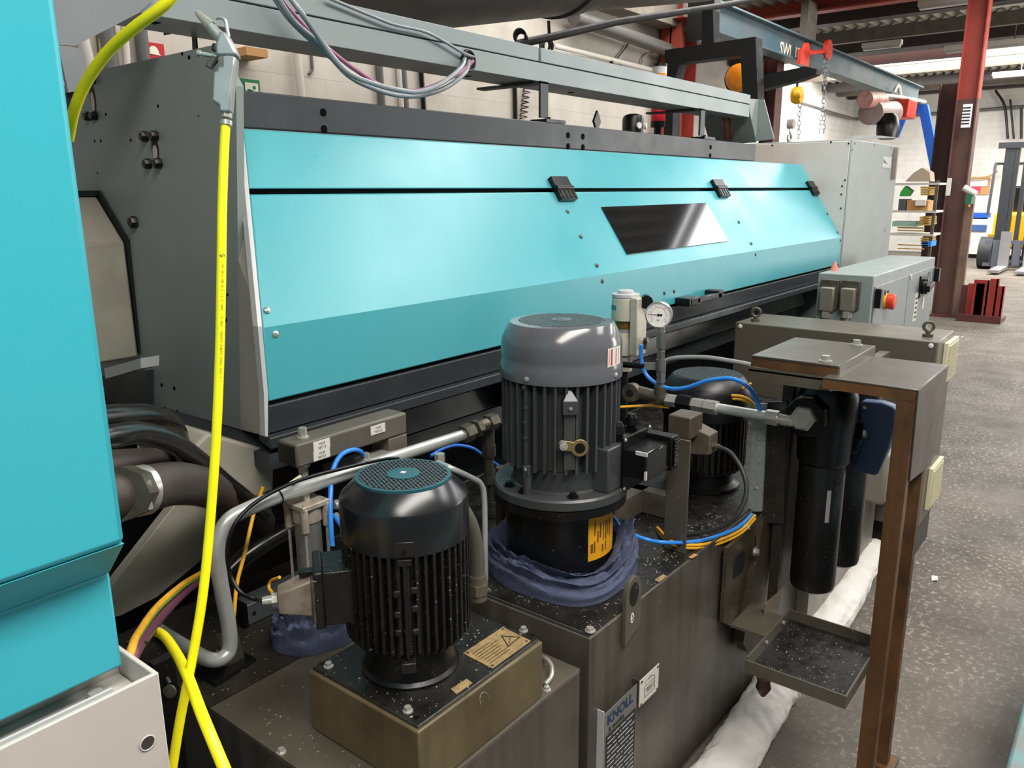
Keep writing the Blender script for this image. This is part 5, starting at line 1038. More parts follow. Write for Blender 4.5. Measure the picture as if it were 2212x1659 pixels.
b = MB(); a = P(1330, 1100, y=1.12); b.box(2.02, 2.06, .98, 1.16, .70, .77); b.box(1.86, 2.06, 1.10, 1.16, .70, .77); tag(b.build('steel_channel', M('dirty_channel', '57524a', .5, dirt=.7, dcol='7a6a58', dscale=30)), 'dirty steel channel lying on the tank top behind the black cylinder', 'channel')
# ------------------------------------------------------------------ filter mounting, filters
FB = thing('filter_bracket', 'brown oily bracket plate bolted upright on the side of the coolant tank', 'bracket', V(2.05, .8, .37))
b = MB(); yb_ = .80; b.prism(P4([(1650, 1120), (1678, 1108), (1640, 1395), (1615, 1408), (1605, 1390)], y=yb_), (0, .03, 0)); b.prism(P4([(1572, 1185), (1650, 1120), (1640, 1380), (1562, 1345)], y=yb_+.02), (0, .012, 0)); b.build('plate', M('dark_bracket', '4b4233', .38, dirt=.6, dcol='211b13', dscale=8, speck=.5, streak=.4), FB)
c = P(1596, 1220, y=yb_+.0195); MB().prism([c+V(.042*sx, 0, .035*sz) for sx, sz in ((-1, -.8), (-.7, -1), (.8, -1), (1, -.6), (1, .8), (.7, 1), (-.8, .95), (-1, .7))], (0, .0005, 0)).build('cut_out', VOID, FB)
for px, py in ((1630, 1191), (1619, 1352)):
    bolt(P(px, py, y=yb_), .010, axis=(0, -1, 0)).build('bolt', STEEL, FB)
for px, py in ((1632, 1165), (1620, 1325)):
    c = P(px, py, y=yb_-.0005); MB().box(c.x-.005, c.x+.005, yb_-.0005, yb_+.001, c.z-.045, c.z+.01).build('slot', VOID, FB)
b = MB(); b.box(2.27, 2.30, .755, .785, .37, 1.16); b.box(2.30, 2.66, .765, .785, .42, 1.15); b.prism([P(x, y, x=2.262) for x, y in ((1655, 868), (1700, 868), (1692, 1130), (1642, 1130))], (.008, 0, 0)); b.build('upright', M('dark_upright', '26221e', .4, dirt=.6, dcol='3f352a', dscale=20, speck=.6), FB)
GS = thing('galvanised_strip', 'speckled galvanised strip with screws left of the black filter', 'strip', P(1630, 1105, x=2.25))
q4 = [P(x, y, x=2.25) for x, y in ((1628, 872), (1657, 872), (1645, 1105), (1616, 1105))]; MB().prism(q4, (.01, 0, 0)).build('strip_plate', M('galv', 'a3aaa4', .5, .2, dirt=.4, dcol='5a5a50', dscale=90), GS)
for px, py in ((1640, 948), (1633, 1054)): MB().lathe(P(px, py, x=2.25), [(.006, 0), (.005, .003), (.001, .004)], (-1, 0, 0), 12).build('screw', STEEL, GS)
hose('clip', [P(1625, 1108, x=2.25), P(1640, 1112, x=2.25)], .006, BLKR, 'black clip below the galvanised strip', 'clip')
FP = M('filter_black', '131313', .3, dirt=.2, dcol='2a2724', dscale=12, speck=.8, scol='8a7f70')
def filt(cx_, cy_, zb_, zt_, label, r=.066, off=0):
    t = thing('oil_filter', label, 'filter', (cx_, cy_, zb_), 'black pressure filters'); Zf = (cx_, cy_, 0)
    MB().lathe(Zf, [(.012, zb_-.008), (.012, zb_), (r*.75, zb_+.004), (r*.95, zb_+.014), (r, zb_+.03), (r, zt_-.22), (r*.97, zt_-.215), (r*1.0, zt_-.20)], n=48).build('bowl', FP, t)
    MB().lathe(Zf, [(r*1.0, zt_-.235), (r*1.13, zt_-.225), (r*1.20, zt_-.12), (r*1.25, zt_-.10), (r*1.25, zt_-.03), (r*1.1, zt_)], n=48).build('head', BLK, t)
    return t
F1c = (2.33, .672)
f1 = filt(*F1c, zat(0, 1292, (2.30, .61)), 1.10, 'larger front black pressure filter hanging beside the drip tray')
f2 = filt(2.58, .665, zat(0, 1240, (2.53, .60)), 1.08, 'second black pressure filter hanging behind the front one', r=.062)
pc = P(1738, 902, x=2.205)
b = MB(); b.cyl(pc-V(.002, 0, 0), pc+V(.05, 0, 0), .060, n=8, rot=.3); b.build('port_block', BLK, f1, bevel=.004)
b = MB(); b.hexa(pc-V(.02, 0, 0), pc-V(.002, 0, 0), .036); b.build('port_nut', STEEL, f1); b = MB(); b.hexa(pc-V(.032, 0, 0), pc-V(.02, 0, 0), .026); b.build('port_adapter', STEEL, f1)
curved(F1c, .0665, 1784, 1793, .70, .80).build('filter_sticker', M('sticker_grey', 'a8a49c', .5), f1)
# blue lever
t = thing('trigger_lever', 'blue plastic finger-grip handle hanging below the steel plate', 'handle', P(1885, 1020, x=2.45))
b = MB(); b.prism([P(x, y, x=2.45) for x, y in ((1856, 876), (1862, 866), (1905, 870), (1928, 878), (1936, 890), (1933, 926), (1919, 971), (1896, 1024), (1888, 1028), (1863, 1021), (1842, 1015), (1840, 1007), (1850, 994), (1850, 984), (1858, 976), (1857, 966), (1864, 957), (1862, 950), (1874, 947), (1877, 940), (1868, 930), (1858, 928), (1857, 909))], (.04, 0, 0)); b.build('grip', BLUEP, t, bevel=.006)
MB().cyl(P(1868, 880, x=2.449), P(1868, 880, x=2.455), .005).build('rivet', GOLD, t)
MB().obox(P(1845, 925, x=2.46), V(.02, 0, 0), V(0, .03, 0), V(0, 0, .025)).build('mount_block', BLKR, t)
# steel guard stand
GY = .385
GS = thing('guard_stand', 'raw steel guard table on tall rusty legs over the filters', 'stand', V(2.2, .5, 0)); zt_ = 1.183
xa, xb = P(1984, 842, z=zt_).x, P(2043, 787, z=zt_).x
MB().box(xa, xb, GY+.003, .61, zt_-.006, zt_).build('top_sheet', SHEET, GS, bevel=.002)
MB().box(xa-.001, xa+.004, GY+.006, .61, zt_-.03, zt_-.006).build('front_lip', RUST, GS)
b = MB(); b.prism([V(xa, GY, zt_-.002), V(xb, GY, zt_-.002), P(2011, 1004, y=GY), P(1966, 1040, y=GY)], (0, .004, 0)); b.build('side_sheet', SHEET, GS)
lw = .042
for nm, x in (('leg', xa), ('leg', 2.245)):
    b = MB(); b.box(x, x+.004, GY+.005, GY+.005+lw, .012, zt_-.007); b.box(x+.004, x+.034, GY+.005, GY+.009, .012, zt_-.007); b.build(nm, RUST, GS)
    MB().box(x-.02, x+.06, GY-.015, GY+.065, .0, .012).build('foot_plate', RUST, GS)
MB().box(xa+.3, xb, .585, .605, 1.10, zt_-.006).build('rear_rail', SHEET, GS)
# raised lid
LD = thing('inspection_plate', 'raised square steel lid with two hex bolts on the guard table', 'lid', V(2.4, .75, 1.19)); zl_ = 1.205
q4 = [P(x, y, z=zl_) for x, y in ((1623, 767), (1811, 791), (1880, 745), (1710, 731))]
x0, x1, y0, y1 = q4[0].x, q4[2].x, q4[1].y, q4[0].y
MB().box(x0, x1, y0, y1, zl_-.008, zl_).build('top_sheet', SHEET, LD, bevel=.002)
MB().box(x0+.001, x0+.010, y0+.001, y1, zl_-.032, zl_-.008).build('timber_edge', RUST, LD)
MB().box(x0+.01, x1, y0, y0+.008, zl_-.034, zl_-.006).build('side_flange', SHEET, LD)
MB().box(x0+.02, x1-.02, y0+.02, y1-.02, zt_+.0, zl_-.008).build('under_frame', VOID, LD)
for px, py in ((1783, 779), (1850, 744)): bolt(P(px, py+2, z=zl_), .012, h=.014).build('bolt', STEEL, LD)
b = MB(); x = x0-.02; ya, yb2 = P(1617, 790, x=x).y, P(1790, 815, x=x).y; b.prism([P(1617, 792, x=x), P(1790, 815, x=x), P(1794, 846, x=x), P(1618, 821, x=x)], (.004, 0, 0)); b.box(x, x0+.05, yb2, ya, 1.165, 1.17); b.build('front_flange', OLIVE, LD)
for px, py in ((1845, 817), (1901, 777), (1870, 800)): pass
# drip tray
DT = thing('drip_tray', 'square oily drip tray hanging off the tank bracket', 'tray', V(2.0, .55, .42)); zt_ = .45
x0, x1, y0, y1 = 1.84, 2.172, .425, .682; th = .005; dp = .035
b = MB(); b.box(x0, x0+th, y0, y1, zt_-dp, zt_); b.box(x1-th, x1, y0, y1, zt_-dp, zt_); b.box(x0+th, x1-th, y0, y0+th, zt_-dp, zt_); b.box(x0+th, x1-th, y1-th, y1, zt_-dp, zt_+.006); b.build('rim', OLIVE, DT)
MB().box(x0+th, x1-th, y0+th, y1-th, zt_-dp, zt_-dp+.005).build('tray_floor', TOPB, DT)
c = P(1650, 1470, z=zt_-dp-.01); MB().lathe(V(c.x, c.y, zt_-dp-.035), [(.006, -.02), (.012, -.01), (.020, .005), (.016, .02), (.020, .035)], n=16).build('drain_plug', M('dark_plug', '2e1c14', .5), DT)
for px, py in ((1678, 1345), (1650, 1385)): bolt(P(px, py, x=2.0) if 0 else V(2.0+(.1 if px > 1660 else -.03), y1-th, zt_-.008), .005, axis=(0, -1, 0), washer=False).build('bolt', STEEL, DT)
MB().box(2.02, 2.16, y1, .80, zt_-.03, zt_-.022).build('support_arm', OLIVE, DT)
q4 = P4([(1652, 1305), (1687, 1275), (1683, 1318), (1650, 1349)], y=.743); tag(MB().prism(q4, (0, .002, 0)).build('data_plate', M('dirty_plate', '8a7b66', .5, dirt=.8, dcol='3b3022', dscale=70)), 'dirty printed plate on the upright above the tray', 'plate')
# light housing seen under the filters
tag(MB().box(2.75, 3.62, .80, .842, .06, .69).build('light_panel', M('mid_grey_panel', '8a847c', .4, dirt=.3)), 'plain light grey panel on the tank side beyond the filters', 'panel')
# ------------------------------------------------------------------ conveyor box
KB = thing('conveyor_housing', 'large brown-grey steel housing with eyebolts and cream vents', 'housing', V(3.9, 1.1, 0))
CB = M('conveyor_paint', '5e594e', .34, dirt=.25, dcol='4a453c', dscale=3, bump=.05)
x0, x1, y0, y1, zt_ = 3.73, 4.08, .645, 1.55, 1.02
MB().box(x0, x1, y0, y1, .16, zt_).build('upper_housing', CB, KB, bevel=.006)
MB().box(x0+.1, x1, y0+.01, y1, .0, .16).build('plinth', M('plinth_dark', '3c3935', .5), KB)
def eye(px, py):
    c = P(px, py, z=zt_); b = MB(); b.cyl(V(c.x, c.y, zt_), V(c.x, c.y, zt_+.012), .022); b.cyl(V(c.x, c.y, zt_+.01), V(c.x, c.y, zt_+.025), .010); b.ring(V(c.x, c.y, zt_+.045), .020, .007, (.9, .4, 0)); b.build('eyebolt', DSTEEL, KB)
eye(1632, 694); eye(2004, 727)
for px, py in ((1599, 705), (2011, 747)): MB().lathe(P(px, py, x=x0), [(.011, 0), (.010, .004), (.004, .007)], (-1, 0, 0), 16).build('white_plug', WHITEP, KB)
for i, (pa, pb) in enumerate((((2040, 745), (2034, 825)), ((2007, 1015), (2000, 1095)))):
    a, c = P(*pa, y=y0), P(*pb, y=y0); x = a.x; b = MB(); b.box(x-.01, x+.22, y0-.02, y0, c.z, a.z+.01); v = b.build('vent_cover', CREAM, KB, bevel=.003)
    b = MB(); n = 14
    for k in range(n): z = c.z+.01+(a.z-c.z-.01)*k/n; b.box(x, x+.21, y0-.024, y0-.02, z, z+.006)
    b.build('vent_slats', M('cream_dark', 'b8b090', .5), v)
tag(MB().box(3.3, 3.62, .70, .80, .40, .62).build('junction_box', M('junction_grey', '7f786e', .45), bevel=.015), 'rounded brown-grey junction box below the blue handle', 'box')
tag(MB().box(3.35, 3.60, .842-.04, .842-.0, .62, .98).build('mount_plate', CB), 'brown-grey mounting plate behind the blue handle', 'plate')
hose('floor_cable', [P(1868, 1165, x=3.72), P(1875, 1150, x=3.72), P(1885, 1140, x=3.72)], .008, BLKR, 'short black cable end under the conveyor housing', 'cable')
MB().box(3.9, 4.6, .75, 1.5, 0, .10).build('dummy', VOID).name = 'x'
bpy.data.objects.remove(bpy.data.objects['x'])
# ------------------------------------------------------------------ grey control cabinet
GC = thing('control_cabinet', 'grey electrical control cabinet with red emergency stop', 'cabinet', V(5.3, 1.28, 0)); x0, x1, y0, y1, zt_ = 4.57, 6.09, 1.135, 1.43, 1.2
MB().box(x0, x1, y0, y1, 0, zt_).build('body', M('cabinet_grey', '8f9997', .4, dirt=.1), GC, bevel=.006)
def FX(px, py): return P(px, py, y=y0)
s1, s2 = FX(1961, 600).x, FX(1895, 610).x
DG = M('door_grey', '848d8d', .4, dirt=.1)
MB().box(x0+.02, s1-.01, y0-.008, y0, .02, zt_-.06).build('door', DG, GC, bevel=.003); MB().box(s1+.01, x1-.02, y0-.008, y0, .02, zt_-.06).build('door', DG, GC, bevel=.003)
e = FX(1903, 653); b = MB(); b.cyl(e+V(.06, 0, -.0), e+V(.06, -.02, 0), .045); b.build('stop_base', YELP, GC)
e = e+V(.06, 0, 0); MB().lathe(e, [(.02, 0), (.02, .02), (.042, .022), (.045, .05), (.036, .06), (.001, .062)], (0, -1, 0), 28).build('emergency_stop', M('estop', 'd63a24', .35), GC)
a = FX(1895, 642); MB().box(x0+.01, x0+.05, y0-.04, y0-.008, a.z-.05, a.z+.055).build('door_latch', BLKR, GC, bevel=.003)
for k in range(2): q = FX(1908+6*k, 632); MB().box(q.x-.006, q.x+.012, y0-.012, y0-.008, q.z-.01, q.z+.012).build('indicator_mark', INK, GC); MB().cyl(FX(1909+6*k, 641), FX(1909+6*k, 641)+V(0, -.02, 0), .012).build('key_switch', BLKR, GC)
q = FX(1987, 618); b = MB(); b.box(q.x-.07, q.x+.07, y0-.02, y0-.008, q.z-.07, q.z+.07); b.cyl(q+V(0, -.02, 0), q+V(0, -.05, 0), .05); b.obox(q+V(0, -.06, 0), V(.06, 0, .01), V(0, .012, 0), V(0, 0, .02)); b.build('main_switch', BLKR, GC, bevel=.003)
q = FX(2003, 603); MB().box(q.x-.04, q.x+.05, y0-.011, y0-.008, q.z-.06, q.z+.05).build('switch_plate', M('slate', '4c5054', .5), GC)
q = FX(2010, 594); MB().box(x1-.03, x1+.02, y0-.04, y0-.008, q.z-.05, q.z+.04).build('hinge', BLKR, GC)
q = FX(1974, 660); b = MB(); b.mat(WHITEP); b.box(q.x-.04, q.x+.05, y0-.011, y0-.008, q.z-.10, q.z+.08); b.mat(INK)
for k in range(5): b.box(q.x-.02, q.x+.035, y0-.012, y0-.011, q.z-.08+k*.03, q.z-.068+k*.03)
b.build('notice_plate', None, GC)
q = FX(1990, 655); MB().box(q.x-.02, q.x+.03, y0-.011, y0-.008, q.z-.035, q.z+.035).build('small_label', CREAM, GC)
q = FX(1965, 598); MB().cyl(q, q+V(0, -.012, 0), .02).build('door_lock', STEEL, GC)
for i, (px, pt, pb) in enumerate(((1790, 610, 690), (1835, 612, 690))):
    a = P(px-12, pt, x=x0); c = P(px+14, pb-18, x=x0); b = MB(); b.box(x0-.055, x0, c.y, a.y, c.z, a.z-.02); v = b.build('connector_hood', M('hood_metal', '8a8578', .4, .3, dirt=.3), GC, bevel=.008)
    b = MB(); b.box(x0-.025, x0, c.y-.016, a.y+.006, c.z+.01, a.z+.02); b.build('hood_frame', DSTEEL, v, bevel=.004)
    b = MB(); m_ = V(x0-.03, (a.y+c.y)/2, c.z); b.hexa(m_, m_-V(0, 0, .035), .028); b.cyl(m_-V(0, 0, .03), m_-V(0, 0, .12), .014); b.build('cable_gland', STEEL, v)
b = MB(); c = P(1861, 562, z=zt_+.0); c = V(4.75, 1.40, zt_); b.cyl(c, c+V(0, 0, .05), .025, .006); tag(b.build('pink_cone', M('pinkish', 'c87868', .5)), 'tiny pinkish cone-shaped cap on the control cabinet top', 'cap')
# ------------------------------------------------------------------ absorbent socks
def sock(name, pts, r, label, seed, flat=.8):
    r_ = random.Random(seed); a, b_ = r_.uniform(0, 6), r_.uniform(0, 6)
    f = lambda s, t: 1+.022*math.sin(60*s+2*t+a)+.02*math.sin(23*s-3*t+b_)+.016*math.sin(110*s+1.5*math.sin(t)*3)+.10*mnoise.fractal(V(s*16, math.cos(t)*1.6, math.sin(t)*1.6+seed), .8, 2.2, 5)
    mb = MB().tube(pts, r, n=56, sub=34, rfun=f)
    for v in mb.v: v.z = max(v.z*flat+.0, .004)
    return tag(mb.build(name, SOCK), label, 'absorbent sock', 'white absorbent socks')
R_ = .062
sock('absorbent_sock', [V(1.5, .735, R_), V(1.8, .738, R_), V(2.1, .752, R_), V(2.33, .765, R_*1.02), V(2.40, .765, R_*.8)], R_*1.15, 'white absorbent sock on the floor under the tray, nearest the camera', 2)
sock('absorbent_sock', [V(2.60, .755, R_), V(2.8, .757, R_), V(3.1, .765, R_), V(3.4, .79, R_), V(3.58, .80, R_), V(3.68, .80, R_*.8)], R_*1.1, 'white absorbent sock on the floor beyond the tray, farther along the tank', 3)
q4 = [P(x, y, z=.09) for x, y in ((1859, 1172), (1882, 1195), (1858, 1215))]; 
# ------------------------------------------------------------------ right background
RS = thing('red_stand', 'red oxide steel rack of upright plates on the floor by the column', 'rack', P(2115, 690, z=0))
b = MB(); b.box(11.5, 11.95, 1.33, 1.82, .0, .06); b.box(11.5, 11.56, 1.33, 1.82, .06, .09); b.build('base_frame', DRED, RS)
RR = M('red_oxide_paint', '9c2a22', .5, dirt=.4, dcol='4c1c1a')
for px0, px1, pt in ((2078, 2096, 615), (2092, 2110, 612), (2105, 2138, 604), (2110, 2128, 612), (2140, 2158, 602), (2155, 2170, 618)):
    x = 11.55+.06*(px0 % 5); a, c = P(px0, pt, x=x), P(px1, pt, x=x); b = MB(); b.box(x, x+.02, c.y, a.y, .06, a.z); b.box(x, x+.14, c.y, c.y+.02, .06, a.z); b.build('upright_plate', RR if px0 != 2078 else DRED, RS)
# white machine cabinet at the far wall
WC = thing('white_cabinet', 'white and blue low cabinet standing against the far wall', 'cabinet', P(2110, 556, z=0))
a, c = P(2080, 470, x=22.4), P(2155, 553, x=22.4); MB().box(22.4, 23.4, c.y-.6, a.y, .1, a.z).build('body', M('white_far', 'dcdad2', .5), WC); MB().box(22.38, 23.4, a.y, a.y+.08, .1, a.z+.05).build('blue_edge', BLUST, WC); MB().box(22.5, 23.3, c.y-.6, a.y, 0, .1).build('plinth', BLK, WC)
a, c = P(2090, 485, x=22.38), P(2130, 500, x=22.38); MB().box(22.37, 22.4, c.y, a.y, c.z, a.z).build('logo_panel', M('blue_lbl', '3a5a90', .5), WC)
tag(bx(2112, 465, 3.4, .01, .01).build('x', BLUST) if 0 else MB().obox(P(2112, 466, x=22.6), V(.2, 0, 0), V(0, .25, 0), V(0, 0, .07)).build('blue_box', BLUST), 'small blue box on top of the white cabinet', 'box')
# wall board with red notice
WB = thing('notice_board', 'brown notice board with coloured sheets on the far wall', 'board', P(2108, 405, x=23.98)); a, c = P(2083, 385, x=23.98), P(2135, 420, x=23.98)
MB().box(23.95, 24, c.y, a.y, c.z, a.z).build('board', WOODC, WB); a, c = P(2086, 388, x=23.94), P(2132, 402, x=23.94); MB().box(23.93, 23.95, c.y, a.y, c.z, a.z).build('paper_sheet', M('paper', ''), WB)
a, c = P(2097, 404, x=23.94), P(2117, 416, x=23.94); MB().box(23.93, 23.95, c.y, a.y, c.z, a.z).build('red_notice', M('magenta', 'c8305c', .6), WB)
# green box on the column
GB2 = thing('green_bin', 'small green bin of tools strapped to the column', 'bin', P(2085, 432, x=11.7)); a, c = P(2070, 420, x=11.7), P(2100, 440, x=11.7)
MB().box(11.62, 11.8, c.y, a.y-.1, c.z, a.z).build('bin', M('bin_green', '24644a', .5), GB2); MB().cyl(V(11.7, a.y-.2, a.z), P(2082, 405, x=11.7), .04).build('white_tube', WHITEP, GB2); MB().box(11.65, 11.78, c.y+.03, a.y-.13, c.z-.04, c.z).build('cork_block', WOODC, GB2)
b = MB(); q = P(2050, 402, x=11.8); b.box(11.8, 11.83, q.y-.02, q.y+.03, q.z-.12, q.z+.1); tag(b.build('white_rag', WHITEP), 'white strip of cloth tied to the column beside the bin', 'cloth')
# forklift
FK = thing('forklift', 'yellow and black forklift truck facing the camera at the right edge', 'forklift', V(19.6, 2.2, 0))
def FKb(x0, x1, pa, pb, name, mat, dx=0): a, c = P(*pa, x=x0), P(*pb, x=x0); return MB().box(x0, x1, c.y, a.y, c.z, a.z).build(name, mat, FK)
FR = M('mast_steel', '34373b', .4)
b = MB()
for px, hw in ((2163, .05), (2174, .04), (2184, .035), (2204, .04), (2228, .05)): a = P(px, 440, x=19.5); b = MB(); b.box(19.5, 19.62, a.y-hw, a.y+hw, .1, P(px, 312, x=19.5).z); b.build('mast_channel', FR, FK)
FKb(19.48, 19.6, (2158, 308), (2240, 318), 'mast_head', FR)
FKb(19.45, 19.5, (2130, 518), (2240, 530), 'carriage_plate', M('carriage', '6f7480', .45, .4))
FKb(19.45, 19.5, (2126, 560), (2240, 570), 'carriage_plate', M('carriage', '6f7480'))
for px in (2132, 2150, 2195): FKb(19.43, 19.5, (px-4, 520), (px+5, 575), 'carriage_post', M('carriage', '6f7480'))
for px in (2170, 2225):
    a = P(px-6, 500, x=19.4); c = P(px+7, 575, x=19.4); b = MB(); b.box(19.36, 19.42, c.y, a.y, .06, a.z); b.box(18.2, 19.42, c.y, a.y, .04, .09); b.build('fork', M('fork_steel', 'a8a9ac', .35, .6), FK)
wq = P(2130, 545, x=19.7); MB().cyl(V(19.7, wq.y+.12, .33), V(19.7, wq.y-.12, .33), .33, n=28).build('wheel', M('tyre', '2c2e33', .7), FK)
MB().cyl(V(19.7, wq.y-1.1, .33), V(19.7, wq.y-1.35, .33), .33, n=28).build('wheel', M('tyre', ''), FK)
a = P(2150, 440, x=20.0); MB().box(20.0, 21.8, a.y-1.3, a.y, .4, 1.15).build('body', YELP, FK, bevel=.05)
a = P(2140, 512, x=19.8); MB().box(19.75, 20.1, a.y-.25, a.y+.05, a.z, a.z+.06).build('fender', YELP, FK)
b = MB(); a = P(2150, 330, x=20.2)
for yy in (a.y-.02, a.y-1.15): b.tube([V(20.1, yy, 1.1), V(20.3, yy, 2.15), V(21.6, yy, 2.2), V(21.8, yy, 1.0)], .03, smooth=False)
for k in range(7): b.cyl(V(20.35+k*.2, a.y, 2.18), V(20.35+k*.2, a.y-1.15, 2.18), .02)
b.build('overhead_guard', FR, FK)
MB().box(20.9, 21.3, a.y-.85, a.y-.3, 1.15, 1.7).build('seat', BLKR, FK, bevel=.04)
a = P(2156, 318, x=19.9); MB().cyl(V(19.85, a.y+.03, a.z-.1), V(19.8, a.y+.03, a.z-.1), .07).build('work_lamp', GREYE, FK)
# goods shelving
SH = thing('goods_rack', 'low steel rack of packed goods behind the end cabinet', 'rack', V(13.2, 2.9, 0))
x = 13.0
def SB(pa, pb, d=.5, xx=x): a, c = P(*pa, x=xx), P(*pb, x=xx); return MB().box(xx, xx+d, c.y, a.y, c.z, a.z)
ys_, ye_ = P(1925, 500, x=x).y, P(2015, 500, x=x).y
for z in (P(1970, 395, x=x).z, P(1970, 455, x=x).z, P(1970, 505, x=x).z, .45): MB().box(x, x+.6, ye_, ys_+.6, z-.03, z).build('shelf_board', M('shelf_pale', 'c0bdb4', .6), SH)
for y in (ys_+.55, ye_+.0): MB().box(x+.02, x+.06, y, y+.04, 0, P(1970, 390, x=x).z).build('upright', DSTEEL, SH)
r_ = random.Random(8)
def goods(pa, pb, name, mat, label, cat, grp=None): return tag(SB(pa, pb, .35, x+.05).build(name, mat), label, cat, grp)
goods((1960, 433), (2003, 455), 'cardboard_box', WOODC, 'brown cardboard box in the middle of the goods rack', 'box')
goods((1980, 432), (2000, 444), 'white_box_label', WHITEP, 'white label sheet on the cardboard box', 'label').location.x -= .06
goods((1942, 430), (1955, 455), 'dark_crate', M('slate', ''), 'dark crate left of the cardboard box on the rack', 'crate')
b = MB(); b.prism([P(px, py, x=x+.02) for px, py in ((1945, 415), (1955, 402), (1968, 412), (1960, 424), (1943, 424))], (.2, 0, 0)); tag(b.build('green_wrap', M('green_wrap', '2c9a3c', .5)), 'crumpled bright green wrap on the goods rack', 'wrap')
b = MB(); b.prism([P(px, py, x=x+.02) for px, py in ((1955, 392), (1975, 372), (1992, 362), (2008, 372), (2010, 392))], (.3, 0, 0)); tag(b.build('paper_heap', M('kraft', 'b0a08c', .8)), 'heap of crumpled paper on the top shelf', 'paper')
goods((1928, 478), (1978, 490), 'wrapped_bundle', M('pale_green', '8fb09c', .5), 'pale green wrapped bundle on the third shelf', 'bundle')
for j, (px0, py0, nx_, nz_, lb) in enumerate(((1992, 405, 5, 4, 'upper'), (1990, 470, 5, 4, 'middle'), (1992, 515, 4, 4, 'lower'))):
    for a_ in range(nx_):
        for c_ in range(nz_):
            q = P(px0+a_*4, py0+c_*5, x=x); tag(MB().cyl(q+V(-.05, 0, 0), q+V(.5, 0, 0), .014, n=8).build('brass_bar', GOLD), 'thin brass bar end in the %s bundle on the goods rack' % lb, 'bar', 'brass bars %s bundle' % lb)
for i, py in enumerate((492, 498, 530, 538)): a, c = P(1928, py, x=x), P(1985, py+4, x=x); tag(MB().box(x+.3, x+.35, c.y, a.y, c.z, a.z).build('long_bar', GOLD), ('first', 'second', 'third', 'fourth')[i]+' long flat brass bar from the top on the lower shelves', 'bar')
goods((1995, 520), (2014, 532), 'blue_wrap', M('blue_wrap', '2f7fd0', .5), 'blue wrap hanging at the rack end', 'wrap').location.x -= .1
q = P(2050, 745, z=0)
for i, (px, py) in enumerate(((2022, 1251), (2080, 729))):
    q = P(px, py, z=.003); b = MB(); b.prism([q+V(.03, 0, 0), q+V(.01, .02, .004), q+V(-.03, .012, 0), q+V(-.02, -.012, .006)], (0, 0, .003)); tag(b.build('litter_scrap', WHITEP), ('white scrap of paper on the floor right of the rusty legs', 'tiny white scrap on the floor near the cream vent')[i], 'scrap')
# ------------------------------------------------------------------ yellow air hose and blow gun
D0 = 1.12
def DP(px, py, D): d = Vector(ray(px, py)); return V(0, 0, H)+d*D
hp = [DP(488, 262, D0), DP(484, 330, D0), DP(480, 450, D0), DP(478, 600, D0), DP(474, 780, D0), DP(466, 960, D0), DP(452, 1150, D0), DP(436, 1300, D0*.995), DP(412, 1440, D0*.99), DP(388, 1560, D0*.985), DP(366, 1700, D0*.98)]
YH = tag(MB().tube(hp, .0066, n=20, sub=8).build('yellow_hose', YEL), 'bright yellow air hose hanging straight down from the blow gun', 'hose')
hose('yellow_hose', [DP(290, 1400, 1.35), DP(325, 1366, 1.33), DP(352, 1372, 1.27), DP(380, 1410, 1.19), DP(405, 1460, 1.10), DP(435, 1540, 1.02), DP(470, 1625, .99), DP(510, 1720, .97)], .0075, YEL, 'second yellow hose strand crossing in front near the bottom left', n=20)
hose('yellow_hose', [DP(390, -30, 1.10), DP(350, 15, 1.10), DP(290, 60, 1.11), DP(230, 115, 1.13), DP(185, 180, 1.15), DP(160, 240, 1.17), DP(148, 300, 1.2)], .0078, YEL, 'yellow hose coming from the top and dropping behind the teal cabinet', n=20)
# printing along the hose
FWv = Vector(FW); RTv = Vector(RT); UPv = Vector(UP)
s_ = 'HI-VIS CR 8 x 13.5 W.P. 15 Bar 136419 EN671:2003 SEC 5.1'
b = MB(); n = len(s_)
for i, ch in enumerate(s_):
    py = 572+(822-572)*i/(n-1); px = 482-(py-560)*.018; D = D0
    c = DP(px+1.2, py, D)-FWv*.0071
    if ch != ' ': b.text(ch, .0046, c, -UPv-RTv*.03, RTv, .0003)
b.text('S', .010, DP(479, 550, D0)-FWv*.0072, -UPv, RTv, .0003)
pr = b.build('hose_lettering', INK, YH)
t = thing('blow_gun', 'grey metal blow gun with its nozzle pointing up left', 'blow gun', DP(490, 250, D0)); AL = M('cast_alu', 'a4a7a6', .38, .45, dirt=.25, dcol='6b6d6a', dscale=40)
def GP(px, py, f=0): return DP(px, py, D0)-FWv*f
def gun(pts, r, name, mat, n=14, rf=None): return MB().tube(pts, r, n=n, rfun=rf).build(name, mat, t)
b = MB(); o = [(476, 126), (500, 122), (514, 128), (512, 150), (505, 200), (501, 246), (479, 246), (478, 232), (463, 222), (466, 160), (474, 158)]
b.prism([GP(x, y, .010) for x, y in o], FWv*.018); b.build('grip', AL, t, bevel=.004)
MB().prism([GP(x, y, .012) for x, y in ((470, 104), (480, 72), (494, 76), (508, 100), (519, 126), (502, 128), (472, 128))], FWv*.022).build('gun_body', AL, t, bevel=.004)
gun([GP(490, 95), GP(465, 70), GP(450, 52)], .0075, 'nozzle_tube', AL, rf=lambda s, a: 1.15-.3*s)
gun([GP(455, 56), GP(440, 42), GP(428, 30), GP(424, 26)], .0068, 'nozzle_tip', STEEL, rf=lambda s, a: 1.1-.75*s)
gun([GP(462, 50), GP(466, 40), GP(476, 38), GP(486, 44), GP(490, 60), GP(494, 80)], .0026, 'hanging_loop', AL, n=10)
gun([GP(466, 126), GP(455, 140), GP(452, 146)], .0058, 'trigger', M('gun_trigger', '4a4c4a', .4))
gun([GP(432, 116), GP(450, 119), GP(470, 122)], .0028, 'valve_pin', STEEL)
